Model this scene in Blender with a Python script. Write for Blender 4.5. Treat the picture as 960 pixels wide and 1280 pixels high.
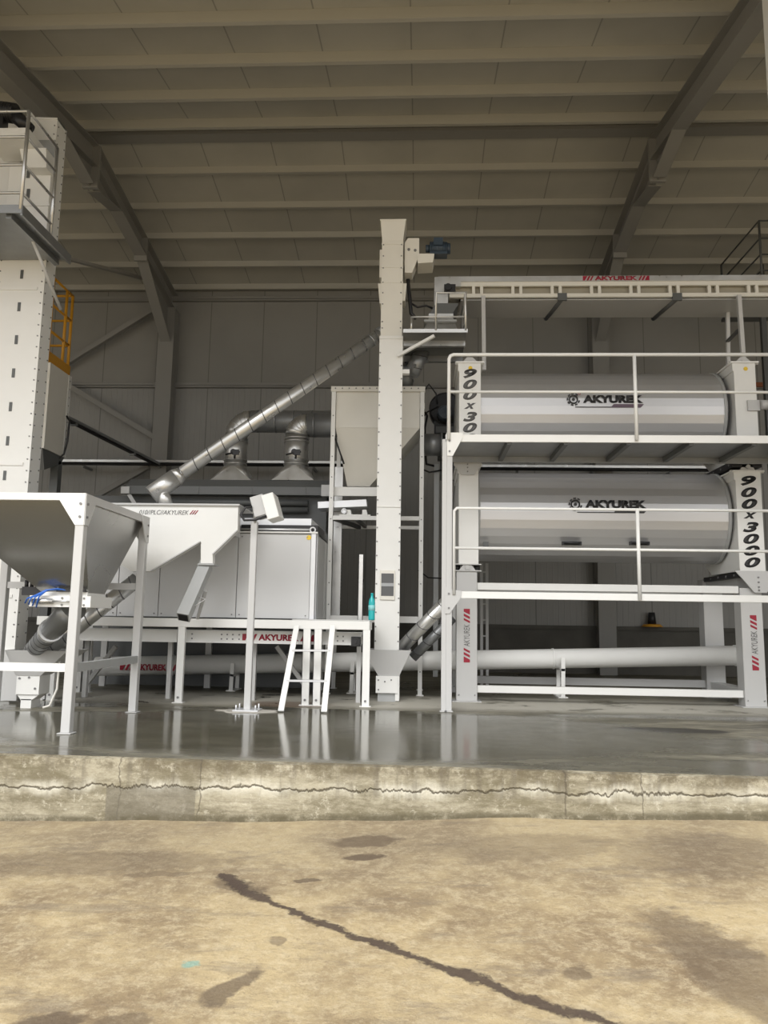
import bpy, bmesh, math, random
from math import sin, cos, pi, radians, sqrt
from mathutils import Vector, Matrix
random.seed(7)
scene = bpy.context.scene
for o in list(bpy.data.objects): bpy.data.objects.remove(o)
COL = scene.collection

# ---------------------------------------------------------------- camera
CAM_H = 0.95; FPX = 960.0
cam = bpy.data.objects.new('camera', bpy.data.cameras.new('camera'))
COL.objects.link(cam); scene.camera = cam
cam.data.sensor_fit = 'VERTICAL'; cam.data.sensor_height = 36.0; cam.data.lens = 36.0 * FPX / 1280.0
cam.data.clip_end = 300
CR = Matrix.Rotation(radians(2.7), 3, 'Z') @ Matrix.Rotation(radians(98.0), 3, 'X') @ Matrix.Rotation(radians(0.9), 3, 'Z')
cam.matrix_world = Matrix.Translation((0, 0, CAM_H)) @ CR.to_4x4()

# ---------------------------------------------------------------- light: overcast sky in front of the open shed
world = bpy.data.worlds.new('world'); scene.world = world; world.use_nodes = True
wn = world.node_tree; wn.nodes.clear()
wo = wn.nodes.new('ShaderNodeOutputWorld'); bg = wn.nodes.new('ShaderNodeBackground')
tc = wn.nodes.new('ShaderNodeTexCoord'); sp = wn.nodes.new('ShaderNodeSeparateXYZ')
cr = wn.nodes.new('ShaderNodeValToRGB')
cr.color_ramp.elements[0].position = 0.0; cr.color_ramp.elements[0].color = (0.88, 0.875, 0.865, 1)
cr.color_ramp.elements[1].position = 0.7; cr.color_ramp.elements[1].color = (1.0, 1.0, 1.0, 1)
wn.links.new(tc.outputs['Generated'], sp.inputs[0]); wn.links.new(sp.outputs['Z'], cr.inputs[0])
wn.links.new(cr.outputs[0], bg.inputs[0]); bg.inputs[1].default_value = 1.0
wn.links.new(bg.outputs[0], wo.inputs[0])
sun = bpy.data.objects.new('sun', bpy.data.lights.new('sun', 'SUN')); COL.objects.link(sun)
sun.data.energy = 1.9; sun.data.angle = radians(40); sun.data.color = (1.0, 0.985, 0.96)
sun.rotation_euler = (radians(47), 0, radians(-14))
scene.view_settings.view_transform = 'Standard'; scene.view_settings.look = 'None'
scene.view_settings.gamma = 1.0; scene.view_settings.use_curve_mapping = False
scene.view_settings.exposure = 0.66

# ---------------------------------------------------------------- helpers
def W(px, py, Y):
    """world point at depth Y that stands where the survey reading (px, py) was taken"""
    d = CR @ Vector(((px - 480) / FPX, -(py - 640) / FPX, -1.0))
    return Vector((0, 0, CAM_H)) + d * (Y / d.y)
def WX(px, Y, py=640): return W(px, py, Y).x
def WZ(py, Y, px=480): return W(px, py, Y).z

class MB:
    def __init__(s): s.b = bmesh.new(); s.smooth = set()
    def face(s, vs):
        try: return s.b.faces.new(vs)
        except ValueError: return None
    def hull8(s, P):
        v = [s.b.verts.new(p) for p in P]
        for f in ((0,1,2,3),(7,6,5,4),(0,4,5,1),(1,5,6,2),(2,6,7,3),(3,7,4,0)): s.face([v[i] for i in f])
        return s
    def box(s, x0, x1, y0, y1, z0, z1):
        return s.hull8([(x0,y0,z0),(x1,y0,z0),(x1,y1,z0),(x0,y1,z0),(x0,y0,z1),(x1,y0,z1),(x1,y1,z1),(x0,y1,z1)])
    def frustum(s, lo, hi, z0, z1):
        """lo/hi = (x0,x1,y0,y1)"""
        a, b = lo, hi
        return s.hull8([(a[0],a[2],z0),(a[1],a[2],z0),(a[1],a[3],z0),(a[0],a[3],z0),(b[0],b[2],z1),(b[1],b[2],z1),(b[1],b[3],z1),(b[0],b[3],z1)])
    def shell(s, lo, hi, z0, z1, t=0.008):
        """open sheet-metal funnel"""
        def ring(r, z, o): return [(r[0]+o,r[2]+o,z),(r[1]-o,r[2]+o,z),(r[1]-o,r[3]-o,z),(r[0]+o,r[3]-o,z)]
        R = [[s.b.verts.new(p) for p in ring(*q)] for q in ((lo,z0,0),(hi,z1,0),(hi,z1,t),(lo,z0,t))]
        for k in range(4):
            A, B = R[k], R[(k+1) % 4]
            for i in range(4): s.face([A[i], A[(i+1)%4], B[(i+1)%4], B[i]])
        return s
    def prism(s, poly, axis, a, b):
        def P(u, v, w):
            return {'Y': (u, w, v), 'X': (w, u, v), 'Z': (u, v, w)}[axis]
        A = [s.b.verts.new(P(u, v, a)) for u, v in poly]; B = [s.b.verts.new(P(u, v, b)) for u, v in poly]
        n = len(poly); s.face(A); s.face(B[::-1])
        for i in range(n): s.face([A[i], B[i], B[(i+1)%n], A[(i+1)%n]])
        return s
    def bar(s, p, q, w, h=None, up=(0,0,1)):
        p, q = Vector(p), Vector(q); h = h or w; d = (q - p).normalized(); up = Vector(up)
        if abs(d.dot(up)) > 0.98: up = Vector((0, 1, 0))
        sx = d.cross(up).normalized() * w / 2; sy = sx.cross(d).normalized() * h / 2
        return s.hull8([p-sx-sy, p+sx-sy, p+sx+sy, p-sx+sy, q-sx-sy, q+sx-sy, q+sx+sy, q-sx+sy])
    def tube(s, pts, r, n=14, r2=None, smooth=True, caps=True):
        pts = [Vector(p) for p in pts]; N = len(pts); rings = []
        ref = None
        for i, p in enumerate(pts):
            if i == 0: d = pts[1] - p
            elif i == N-1: d = p - pts[i-1]
            else: d = (pts[i+1] - p).normalized() + (p - pts[i-1]).normalized()
            d.normalize()
            if ref is None: ref = d.orthogonal().normalized() if abs(d.x) < .9 else d.cross(Vector((0,0,1))).normalized()
            u = (ref - d * ref.dot(d)).normalized(); ref = u; v = d.cross(u)
            rr = r if r2 is None else r + (r2 - r) * i / (N - 1)
            rings.append([s.b.verts.new(p + (u * cos(2*pi*k/n) + v * sin(2*pi*k/n)) * rr) for k in range(n)])
        for a, b in zip(rings, rings[1:]):
            for k in range(n):
                f = s.face([a[k], a[(k+1)%n], b[(k+1)%n], b[k]])
                if f and smooth: f.smooth = True
        if caps: s.face(rings[0][::-1]); s.face(rings[-1])
        return s
    def cyl(s, p, q, r, r2=None, n=20, smooth=True): return s.tube([p, q], r, n, r2, smooth)
    def ring(s, c, axis, R, r, n=20, m=8):
        """torus"""
        c = Vector(c); ax = Vector(axis).normalized(); u = ax.orthogonal().normalized(); v = ax.cross(u); rs = []
        for i in range(n):
            a = 2*pi*i/n; d = u*cos(a) + v*sin(a)
            rs.append([s.b.verts.new(c + d*(R + r*cos(2*pi*k/m)) + ax*r*sin(2*pi*k/m)) for k in range(m)])
        for i in range(n):
            A, B = rs[i], rs[(i+1)%n]
            for k in range(m):
                f = s.face([A[k], A[(k+1)%m], B[(k+1)%m], B[k]])
                if f: f.smooth = True
        return s
    def px(s, x0, x1, y0, y1, Y, d):
        """box whose front face was read as x0..x1, y0..y1 at depth Y, going d metres back"""
        cx, cy = (x0+x1)/2, (y0+y1)/2
        return s.box(WX(x0, Y, cy), WX(x1, Y, cy), Y, Y+d, WZ(y1, Y, cx), WZ(y0, Y, cx))
    def bolts(s, pts, r=.012, ax=(0,-1,0)):
        s.b.faces.ensure_lookup_table(); n0 = len(s.b.faces)
        for p in pts: s.cyl(Vector(p), Vector(p) + Vector(ax)*.008, r, n=6, smooth=False)
        s.b.faces.ensure_lookup_table()
        for f_ in s.b.faces[n0:]: f_.material_index = 1
        return s
    def build(s, name, mat, parent=None, bevel=0, mat2=None):
        b = s.b
        bmesh.ops.recalc_face_normals(b, faces=b.faces)
        if bevel:
            es = [e for e in b.edges if len(e.link_faces) == 2 and e.calc_face_angle(0) > .6 and e.calc_length() > bevel*3]
            bmesh.ops.bevel(b, geom=es, offset=bevel, segments=1, affect='EDGES', clamp_overlap=True)
        if parent is not None:
            off = ROOT.get(parent.name, Vector((0,0,0)))
            bmesh.ops.translate(b, verts=b.verts, vec=-off)
        me = bpy.data.meshes.new(name); b.to_mesh(me); b.free()
        me.materials.append(mat)
        me.materials.append(mat2 or M['bolt'])
        o = bpy.data.objects.new(name, me); COL.objects.link(o)
        if parent is not None: o.parent = parent; ROOT[o.name] = ROOT.get(parent.name, Vector((0,0,0)))
        return o
ROOT = {}
def thing(name, label, cat, loc, group=None):
    o = bpy.data.objects.new(name, None); COL.objects.link(o); o.location = loc; o.empty_display_size = .1
    ROOT[o.name] = Vector(loc); o['label'] = label; o['category'] = cat
    if group: o['group'] = group
    return o
def tag(o, label, cat, group=None):
    o['label'] = label; o['category'] = cat
    if group: o['group'] = group
    return o
def struct(name, mb, mat, parent=None):
    o = mb.build(name, mat, parent)
    if parent is None: o['kind'] = 'structure'
    return o
def copy_tree(o, parent=None):
    c = o.copy(); COL.objects.link(c)
    if parent is not None: c.parent = parent
    for ch in list(o.children): copy_tree(ch, c)
    return c
def lettering(name, txt, mat, parent, center, width, height, shear=0.0, bold=0.0, normal='-Y', depth=.003, up=None):
    cu = bpy.data.curves.new('text', 'FONT'); cu.body = txt; cu.size = 1; cu.shear = shear; cu.offset = bold; cu.resolution_u = 4
    to = bpy.data.objects.new('text', cu); COL.objects.link(to)
    bpy.context.view_layer.update()
    me = bpy.data.meshes.new_from_object(to.evaluated_get(bpy.context.evaluated_depsgraph_get()))
    bpy.data.objects.remove(to)
    b = bmesh.new(); b.from_mesh(me)
    xs = [v.co.x for v in b.verts]; ys = [v.co.y for v in b.verts]
    cx, cy = (min(xs)+max(xs))/2, (min(ys)+max(ys))/2; sx, sy = width/(max(xs)-min(xs)), height/(max(ys)-min(ys))
    c = Vector(center) - ROOT.get(parent.name, Vector((0,0,0)))
    geo = bmesh.ops.extrude_face_region(b, geom=list(b.faces))
    top = {g for g in geo['geom'] if isinstance(g, bmesh.types.BMVert)}
    U = Vector((1,0,0)); V = Vector((0,0,1)); Nn = Vector((0,-1,0))
    if up == 'vertical': U, V = Vector((0,0,1)), Vector((-1,0,0))
    for v in b.verts:
        q = (v.co.x-cx)*sx, (v.co.y-cy)*sy
        v.co = c + U*q[0] + V*q[1] + Nn*(depth if v in top else 0)
    bmesh.ops.recalc_face_normals(b, faces=b.faces)
    b.to_mesh(me); b.free(); me.name = name; me.materials.clear(); me.materials.append(mat)
    o = bpy.data.objects.new(name, me); COL.objects.link(o); o.parent = parent
    return o

def brand(parent, c, length, h, letter_mat, vertical=False, bold=.04):
    """block and slashes, the firm's name, slashes and block"""
    c = Vector(c)
    def P(u, v, n): return (c.x - v if vertical else c.x + u, c.y - n, c.z + u if vertical else c.z + v)
    k = h*.45
    for sgn in (-1, 1):
        m = MB(); L = length/2
        for (a0, a1, b0, b1) in ((-L, -L+h*.95, -L, -L+h*.45), (-L+h*1.25, -L+h*1.65, -L+h*.75, -L+h*1.15), (-L+h*1.95, -L+h*2.3, -L+h*1.45, -L+h*1.8)):
            q = [(b0, -h/2), (b1, -h/2), (a1, h/2), (a0, h/2)]
            q = [(u*-sgn, v*-sgn) for u, v in q]
            A = [m.b.verts.new(P(u, v, 0)) for u, v in q]; B = [m.b.verts.new(P(u, v, .003)) for u, v in q]
            m.face(A); m.face(B[::-1])
            for i in range(4): m.face([A[i], B[i], B[(i+1)%4], A[(i+1)%4]])
        m.build('stripes', M['red'], parent)
    lettering('lettering', 'AKYUREK', letter_mat, parent, c, length-h*5.0, h*.96, bold=bold, shear=.0 if not vertical else .1, up='vertical' if vertical else None)

# ---------------------------------------------------------------- materials
def mat(name, col, rough=.4, metal=0.0, noise=0.0, nscale=6.0, bump=0.0, bscale=60.0, rvar=0.0, spec=None, stretch=None):
    m = bpy.data.materials.new(name); m.use_nodes = True; t = m.node_tree; p = t.nodes['Principled BSDF']
    p.inputs['Base Color'].default_value = (*col, 1); p.inputs['Roughness'].default_value = rough; p.inputs['Metallic'].default_value = metal
    if spec is not None: p.inputs['Specular IOR Level'].default_value = spec
    c = t.nodes.new('ShaderNodeTexCoord'); src = c.outputs['Object']
    if stretch:
        mp = t.nodes.new('ShaderNodeMapping'); mp.inputs['Scale'].default_value = stretch
        t.links.new(src, mp.inputs[0]); src = mp.outputs[0]
    if noise or rvar:
        n = t.nodes.new('ShaderNodeTexNoise'); n.inputs['Scale'].default_value = nscale; n.inputs['Detail'].default_value = 5
        t.links.new(src, n.inputs['Vector'])
        if noise:
            mx = t.nodes.new('ShaderNodeMix'); mx.data_type = 'RGBA'
            mx.inputs[6].default_value = (*[max(0, k*(1-noise)) for k in col], 1); mx.inputs[7].default_value = (*[min(1, k*(1+noise)) for k in col], 1)
            t.links.new(n.outputs['Fac'], mx.inputs[0]); t.links.new(mx.outputs[2], p.inputs['Base Color'])
        if rvar:
            mr = t.nodes.new('ShaderNodeMapRange'); mr.inputs[1].default_value = .3; mr.inputs[2].default_value = .7
            mr.inputs[3].default_value = max(.02, rough-rvar); mr.inputs[4].default_value = rough+rvar
            t.links.new(n.outputs['Fac'], mr.inputs[0]); t.links.new(mr.outputs[0], p.inputs['Roughness'])
    if bump:
        n2 = t.nodes.new('ShaderNodeTexNoise'); n2.inputs['Scale'].default_value = bscale; n2.inputs['Detail'].default_value = 4
        t.links.new(src, n2.inputs['Vector'])
        bp = t.nodes.new('ShaderNodeBump'); bp.inputs['Strength'].default_value = bump; bp.inputs['Distance'].default_value = .01
        t.links.new(n2.outputs['Fac'], bp.inputs['Height']); t.links.new(bp.outputs[0], p.inputs['Normal'])
    return m
M = {}
M['white'] = mat('white_paint', (.79,.79,.77), .38, noise=.03)
M['cream'] = mat('cream_paint', (.74,.72,.66), .4, noise=.03)
M['lgrey'] = mat('light_grey_paint', (.53,.53,.525), .32, noise=.03, nscale=2)
M['panel'] = mat('pale_grey_panel', (.60,.605,.61), .32, noise=.03, nscale=2)
M['grey'] = mat('grey_paint', (.40,.41,.41), .4, noise=.05)
M['dgrey'] = mat('dark_grey_paint', (.10,.105,.105), .45, noise=.1)
M['black'] = mat('black_plastic', (.018,.018,.02), .4)
M['navy'] = mat('motor_blue', (.035,.055,.08), .4)
M['galv'] = mat('galvanised_steel', (.63,.63,.62), .34, .85, noise=.12, nscale=9, rvar=.08)
M['galvd'] = mat('dull_galvanised_steel', (.32,.33,.34), .42, .7, noise=.15, nscale=7)
M['stain'] = mat('stainless_sheet', (.36,.355,.34), .26, .92, noise=.05, nscale=1.0, rvar=.06)
M['drum'] = mat('drum_sheet', (.62,.62,.63), .4, .7, noise=.04, nscale=1.2, stretch=(.2,2,6))
M['bolt'] = mat('zinc_bolt', (.22,.22,.22), .45, .5)
M['seam'] = mat('pipe_lock_seam', (.10,.10,.105), .5, .4)
M['alu'] = mat('aluminium', (.72,.73,.75), .35, .5, noise=.03)
M['red'] = mat('sign_red', (.32,.008,.03), .4)
M['ink'] = mat('black_lettering', (.02,.02,.022), .45)
M['inkg'] = mat('grey_lettering', (.12,.12,.12), .5)
M['yellow'] = mat('yellow_paint', (.62,.30,.02), .45, noise=.06)
M['sticker'] = mat('yellow_sticker', (.8,.55,.03), .5)
M['blue'] = mat('blue_hose', (.02,.12,.5), .35)
M['teal'] = mat('teal_plastic', (.02,.42,.44), .2)
M['glassd'] = mat('window_acrylic', (.10,.10,.10), .08)
M['steel'] = mat('painted_steel_frame', (.27,.265,.25), .5, noise=.06, nscale=2)
M['rust'] = mat('rusty_orange', (.28,.09,.03), .6)
M['patch'] = mat('cement_patch', (.42,.40,.36), .8, noise=.2, nscale=14, bump=.4, bscale=40)
M['conc_d'] = mat('plinth_concrete', (.11,.105,.092), .85, noise=.35, nscale=3, bump=.3, bscale=25)

class NT:
    def __init__(s, name):
        s.m = bpy.data.materials.new(name); s.m.use_nodes = True; s.t = s.m.node_tree; s.p = s.t.nodes['Principled BSDF']
        s.co = s.n('ShaderNodeTexCoord').outputs['Object']
    def n(s, k): return s.t.nodes.new(k)
    def l(s, a, b): s.t.links.new(a, b)
    def put(s, inp, v):
        if hasattr(v, 'links') or isinstance(v, bpy.types.NodeSocket): s.l(v, inp)
        else: inp.default_value = v
    def math(s, op, a, b=0.0, c=None, clamp=False):
        q = s.n('ShaderNodeMath'); q.operation = op; q.use_clamp = clamp; s.put(q.inputs[0], a); s.put(q.inputs[1], b)
        if c is not None: s.put(q.inputs[2], c)
        return q.outputs[0]
    def noise(s, scale, detail=5, rough=.55, vec=None, out='Fac'):
        q = s.n('ShaderNodeTexNoise'); q.inputs['Scale'].default_value = scale; q.inputs['Detail'].default_value = detail; q.inputs['Roughness'].default_value = rough
        s.l(vec or s.co, q.inputs['Vector']); return q.outputs[out]
    def scaled(s, sc, loc=(0,0,0)):
        q = s.n('ShaderNodeMapping'); q.inputs['Scale'].default_value = sc; q.inputs['Location'].default_value = loc; s.l(s.co, q.inputs[0]); return q.outputs[0]
    def ramp(s, v, a, b, lo=0.0, hi=1.0, smooth=True):
        q = s.n('ShaderNodeMapRange'); q.interpolation_type = 'SMOOTHSTEP' if smooth else 'LINEAR'
        s.put(q.inputs[0], v); q.inputs[1].default_value = a; q.inputs[2].default_value = b; q.inputs[3].default_value = lo; q.inputs[4].default_value = hi; return q.outputs[0]
    def mix(s, f, a, b):
        q = s.n('ShaderNodeMix'); q.data_type = 'RGBA'; s.put(q.inputs[0], f)
        for i, v in ((6, a), (7, b)):
            if isinstance(v, tuple): q.inputs[i].default_value = (*v, 1)
            else: s.l(v, q.inputs[i])
        return q.outputs[2]
    def xyz(s, v=None):
        q = s.n('ShaderNodeSeparateXYZ'); s.l(v or s.co, q.inputs[0]); return q.outputs
    def bump(s, h, st=.3, dist=.01):
        q = s.n('ShaderNodeBump'); q.inputs['Strength'].default_value = st; q.inputs['Distance'].default_value = dist; s.l(h, q.inputs['Height']); s.l(q.outputs[0], s.p.inputs['Normal'])
    def warp(s, amt, scale):
        nz = s.noise(scale, 4, .6, out='Color'); q = s.n('ShaderNodeVectorMath'); q.operation = 'SUBTRACT'; s.l(nz, q.inputs[0]); q.inputs[1].default_value = (.5,.5,.5)
        w = s.n('ShaderNodeVectorMath'); w.operation = 'SCALE'; s.l(q.outputs[0], w.inputs[0]); w.inputs['Scale'].default_value = amt
        a = s.n('ShaderNodeVectorMath'); a.operation = 'ADD'; s.l(s.co, a.inputs[0]); s.l(w.outputs[0], a.inputs[1]); return a.outputs[0]
    def segdist(s, X, Y, a, b):
        """distance of (X, Y) to the segment a-b"""
        dx, dy = b[0]-a[0], b[1]-a[1]; L2 = dx*dx+dy*dy
        px = s.math('SUBTRACT', X, a[0]); py = s.math('SUBTRACT', Y, a[1])
        t = s.math('DIVIDE', s.math('ADD', s.math('MULTIPLY', px, dx), s.math('MULTIPLY', py, dy)), L2, clamp=True)
        ex = s.math('SUBTRACT', px, s.math('MULTIPLY', t, dx)); ey = s.math('SUBTRACT', py, s.math('MULTIPLY', t, dy))
        return s.math('SQRT', s.math('ADD', s.math('MULTIPLY', ex, ex), s.math('MULTIPLY', ey, ey)))
    def ell(s, X, Y, c, r, rot=0):
        px = s.math('SUBTRACT', X, c[0]); py = s.math('SUBTRACT', Y, c[1]); k, q = cos(rot), sin(rot)
        u = s.math('DIVIDE', s.math('ADD', s.math('MULTIPLY', px, k), s.math('MULTIPLY', py, q)), r[0])
        v = s.math('DIVIDE', s.math('SUBTRACT', s.math('MULTIPLY', py, k), s.math('MULTIPLY', px, q)), r[1])
        return s.math('SQRT', s.math('ADD', s.math('MULTIPLY', u, u), s.math('MULTIPLY', v, v)))

def ground_point(px, py, z=-.45):
    d = CR @ Vector(((px - 480) / FPX, -(py - 640) / FPX, -1.0)); t = (z - CAM_H) / d.z
    return (d.x*t, d.y*t)

# yard: ochre stained concrete
g = NT('yard_concrete')
wv = g.warp(.13, 6.0); X_, Y_, Z_ = g.xyz(wv)
c = g.mix(g.ramp(g.noise(1.1, 7, .66), .36, .62), (.26,.19,.11), (.52,.41,.235))
c = g.mix(g.ramp(g.noise(14, 9, .85), .45, .62, 0, .55), c, (.64,.54,.36))
c = g.mix(g.ramp(g.noise(16, 9, .8, vec=g.scaled((1,1,1),(7,3,0))), .52, .66, 0, .38), c, (.25,.18,.105))
c = g.mix(g.ramp(g.noise(60, 6, .85), .55, .72, 0, .75), c, (.17,.13,.09))
c = g.mix(g.ramp(Y_, 3.6, 5.0, 0, .35), c, (.27,.235,.17))
c = g.mix(g.ramp(g.noise(2.6, 7, .7, vec=g.scaled((.6,2.2,1), (3,1,0))), .52, .68, 0, .55), c, (.21,.17,.125))
pts = [ground_point(*q) for q in ((285,1106),(330,1132),(385,1157),(450,1178),(520,1203),(585,1226),(650,1250),(770,1282),(860,1310))]
wds = (.05,.022,.026,.028,.03,.034,.03,.024)
dd = None
for a, b, w_ in zip(pts, pts[1:], wds):
    q = g.math('DIVIDE', g.segdist(X_, Y_, a, b), w_); dd = q if dd is None else g.math('MINIMUM', dd, q)
crack = g.ramp(g.math('ADD', dd, g.math('ADD', g.math('MULTIPLY', g.noise(30, 7, .8), 2.4), g.math('MULTIPLY', g.noise(5, 4, .7), 1.6))), 2.45, 3.1, .92, 0)
st = None
for (cx, cy), (rx, ry), ro, k in (((290,1234),(.05,.16),-.5,.75),((455,1070),(.22,.10),.1,.75),((455,1088),(.12,.05),.1,.9),((385,1112),(.07,.03),0,.8),((60,1272),(.13,.06),.1,.8),
                         ((155,1275),(.10,.06),0,.55),((722,1226),(.07,.06),0,.6),((300,1117),(.16,.07),-.3,.6),((345,1182),(.04,.05),.2,.55),((200,1102),(.2,.04),.1,.5),((940,1240),(.2,.7),.3,.6),
                         ((660,1085),(.6,.22),.1,.35),((100,1085),(.9,.2),.05,.4),((870,1100),(.5,.35),.3,.35)):
    e = g.ramp(g.math('ADD', g.ell(X_, Y_, ground_point(cx, cy), (rx, ry), ro), g.math('MULTIPLY', g.math('SUBTRACT', g.noise(12, 4, .7), .5), .9)), .75, 1.15, k, 0)
    st = e if st is None else g.math('MAXIMUM', st, e)
c = g.mix(st, c, (.125,.09,.06)); c = g.mix(crack, c, (.07,.047,.036))
tl = g.ramp(g.ell(X_, Y_, ground_point(240,1208), (.03,.03)), .6, 1.2, .6, 0); c = g.mix(tl, c, (.15,.42,.38))
g.l(c, g.p.inputs['Base Color']); g.p.inputs['Roughness'].default_value = .8
hgt = g.math('SUBTRACT', g.math('ADD', g.noise(30, 8, .7), g.math('MULTIPLY', g.noise(4, 5), 1.2)), g.math('MULTIPLY', crack, 1.5))
g.bump(hgt, .55, .02); M['yard'] = g.m

# shed floor: wet smooth concrete
f = NT('wet_concrete_floor')
X_, Y_, Z_ = f.xyz(f.warp(.25, 1.2))
wet = f.ramp(f.noise(.8, 6, .6, vec=f.scaled((.45,1.3,1),(2.2,.7,0))), .40, .58)
pud = f.math('MAXIMUM', wet, f.ramp(f.ell(X_, Y_, (-.6, 6.8), (3.2, 1.5)), .8, 1.15, 1, 0))
base = f.mix(f.ramp(f.noise(2.2, 7, .65, vec=f.scaled((.5,1.6,1))), .35, .65), (.12,.11,.078), (.29,.27,.21))
base = f.mix(f.ramp(pud, 0, 1, 0, .75), base, (.09,.083,.055))
base = f.mix(f.ramp(f.noise(11, 9, .8, vec=f.scaled((.5,1.5,1))), .46, .62, 0, .75), base, (.07,.066,.055))
base = f.mix(f.math('MULTIPLY', f.math('MULTIPLY', f.ramp(Y_, 8.3, 8.8, 0, .95), f.ramp(Y_, 9.6, 10.2, 1, 0)), f.ramp(f.noise(1.5, 6, .7), .36, .46)), base, (.47,.45,.39))
base = f.mix(f.ramp(f.ell(X_, Y_, (2.30, 7.28), (.52, .17), -.08), .85, 1.0, .9, 0), base, (.05,.047,.042))
base = f.mix(f.ramp(f.ell(X_, Y_, (-1.45, 8.75), (.55, .35)), .7, 1.1, .6, 0), base, (.14,.07,.035))
stn = f.ramp(f.ell(X_, Y_, (2.30, 7.36), (.52, .20), -.25), .85, 1.05, 1, 0)
f.l(base, f.p.inputs['Base Color'])
pud = f.math('MULTIPLY', pud, f.ramp(X_, -.2, 1.2, 1, .62))
dryr = f.math('MULTIPLY', f.ramp(Y_, 8.3, 8.8, 0, 1.0), f.ramp(f.noise(1.5, 6, .7), .36, .46))
f.l(f.ramp(f.math('ADD', f.math('SUBTRACT', pud, f.math('MULTIPLY', dryr, .8)), f.math('MULTIPLY', f.noise(5, 5), .25)), 0, 1.1, .55, .10), f.p.inputs['Roughness'])
f.l(f.math('SUBTRACT', .6, f.math('MULTIPLY', stn, .45)), f.p.inputs['Specular IOR Level'])
f.bump(f.noise(9, 6, .7, vec=f.scaled((.6,1,1))), .12, .01); M['floor'] = f.m

# kerb: board marked concrete with a ragged crack and lime bloom
k = NT('kerb_concrete')
X_, Y_, Z_ = k.xyz(); wz = k.xyz(k.warp(.09, 7))
c = k.mix(k.ramp(k.noise(2.4, 9, .8, vec=k.scaled((.7,1,2.0))), .38, .62), (.19,.165,.105), (.43,.39,.29))
c = k.mix(k.ramp(k.noise(14, 8, .8), .54, .64, 0, .6), c, (.60,.56,.45))
c = k.mix(k.math('MULTIPLY', k.ramp(Z_, -.12, -.02, 0, .9), k.ramp(k.noise(5, 7, .8), .42, .58)), c, (.14,.115,.07))
c = k.mix(k.ramp(k.noise(3, 6, .7, vec=k.scaled((.5,1,14),(4,0,1))), .5, .72, 0, .5), c, (.16,.135,.095))
crz = k.math('ADD', k.math('ADD', k.math('MULTIPLY', X_, .018), -.150), k.math('ADD', k.math('MULTIPLY', k.math('SUBTRACT', k.noise(2.2, 3, .5, vec=k.scaled((1,0,0))), .5), .12), k.math('MULTIPLY', k.math('SUBTRACT', k.noise(24, 3, .7, vec=k.scaled((1,0,0))), .5), k.ramp(k.noise(1.3, 2, .5, vec=k.scaled((1,0,0),(3,0,0))), .42, .62, .02, .11))))
dz = k.math('SUBTRACT', wz[2], crz)
c = k.mix(k.math('MULTIPLY', k.ramp(k.math('ABSOLUTE', dz), 0, .07, .8, 0), k.ramp(k.noise(1.6, 5, .6, vec=k.scaled((1,0,.4),(1,0,0))), .42, .6)), c, (.66,.63,.53))
c = k.mix(k.math('MULTIPLY', k.ramp(dz, -.10, -.0, 0, .5), k.ramp(k.noise(9, 4, .6, vec=k.scaled((1,0,.15))), .5, .66)), c, (.13,.11,.08))
c = k.mix(k.ramp(k.math('ABSOLUTE', dz), .002, .009, .85, 0), c, (.085,.07,.045))
jn = None
for xj in (-2.02, -1.47, .93, 1.42):
    e = k.ramp(k.math('ABSOLUTE', k.math('SUBTRACT', wz[0], xj + .02)), .002, .008, .6, 0); jn = e if jn is None else k.math('MAXIMUM', jn, e)
c = k.mix(jn, c, (.08,.065,.045))
patchm = k.math('MULTIPLY', k.ramp(k.math('ABSOLUTE', k.math('SUBTRACT', X_, -1.78)), .30, .31, .6, 0), k.ramp(dz, -.01, .0, 1, 0))
c = k.mix(patchm, c, (.15,.135,.105))
c = k.mix(k.math('MULTIPLY', k.ramp(k.math('SUBTRACT', Z_, k.math('MULTIPLY', X_, .038)), -.315, -.27, .9, 0), k.ramp(k.noise(6, 6, .8), .3, .55)), c, (.10,.085,.05))
k.l(c, k.p.inputs['Base Color']); k.p.inputs['Roughness'].default_value = .85
k.bump(k.math('ADD', k.noise(22, 7, .7), k.ramp(k.math('ABSOLUTE', dz), 0, .012, -1.2, 0)), .6, .015); M['kerb'] = k.m

# sandwich panels
def panel_mat(name, col, axis, step, rib, rough=.5, ribstrength=.25):
    q = NT(name); xyz = q.xyz(); a = xyz[axis]
    fr = q.math('FRACT', q.math('DIVIDE', q.math('ADD', a, 50.0), step))
    seam = q.ramp(q.math('ABSOLUTE', q.math('SUBTRACT', fr, .5)), .004, .012, .55, 0)
    c = q.mix(q.ramp(q.noise(.7, 4), .3, .7), tuple(v*.93 for v in col), tuple(min(1, v*1.07) for v in col))
    c = q.mix(seam, c, tuple(v*.25 for v in col)); q.l(c, q.p.inputs['Base Color']); q.p.inputs['Roughness'].default_value = rough
    if rib:
        r = q.math('ABSOLUTE', q.math('SUBTRACT', q.math('FRACT', q.math('DIVIDE', q.math('ADD', a, 50.0), rib)), .5))
        q.bump(q.ramp(r, .38, .5, 0, 1), ribstrength, .012)
    return q.m
M['roof'] = panel_mat('roof_panels', (.43,.42,.38), 0, 1.12, 0)
M['wall'] = panel_mat('wall_panels', (.30,.297,.283), 0, 1.1, .11, ribstrength=.35)
M['wallu'] = panel_mat('upper_wall_panels', (.27,.265,.248), 0, 1.1, 0)
M['purlin'] = mat('purlin_steel', (.42,.41,.375), .55, noise=.05, nscale=1.5)

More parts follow.
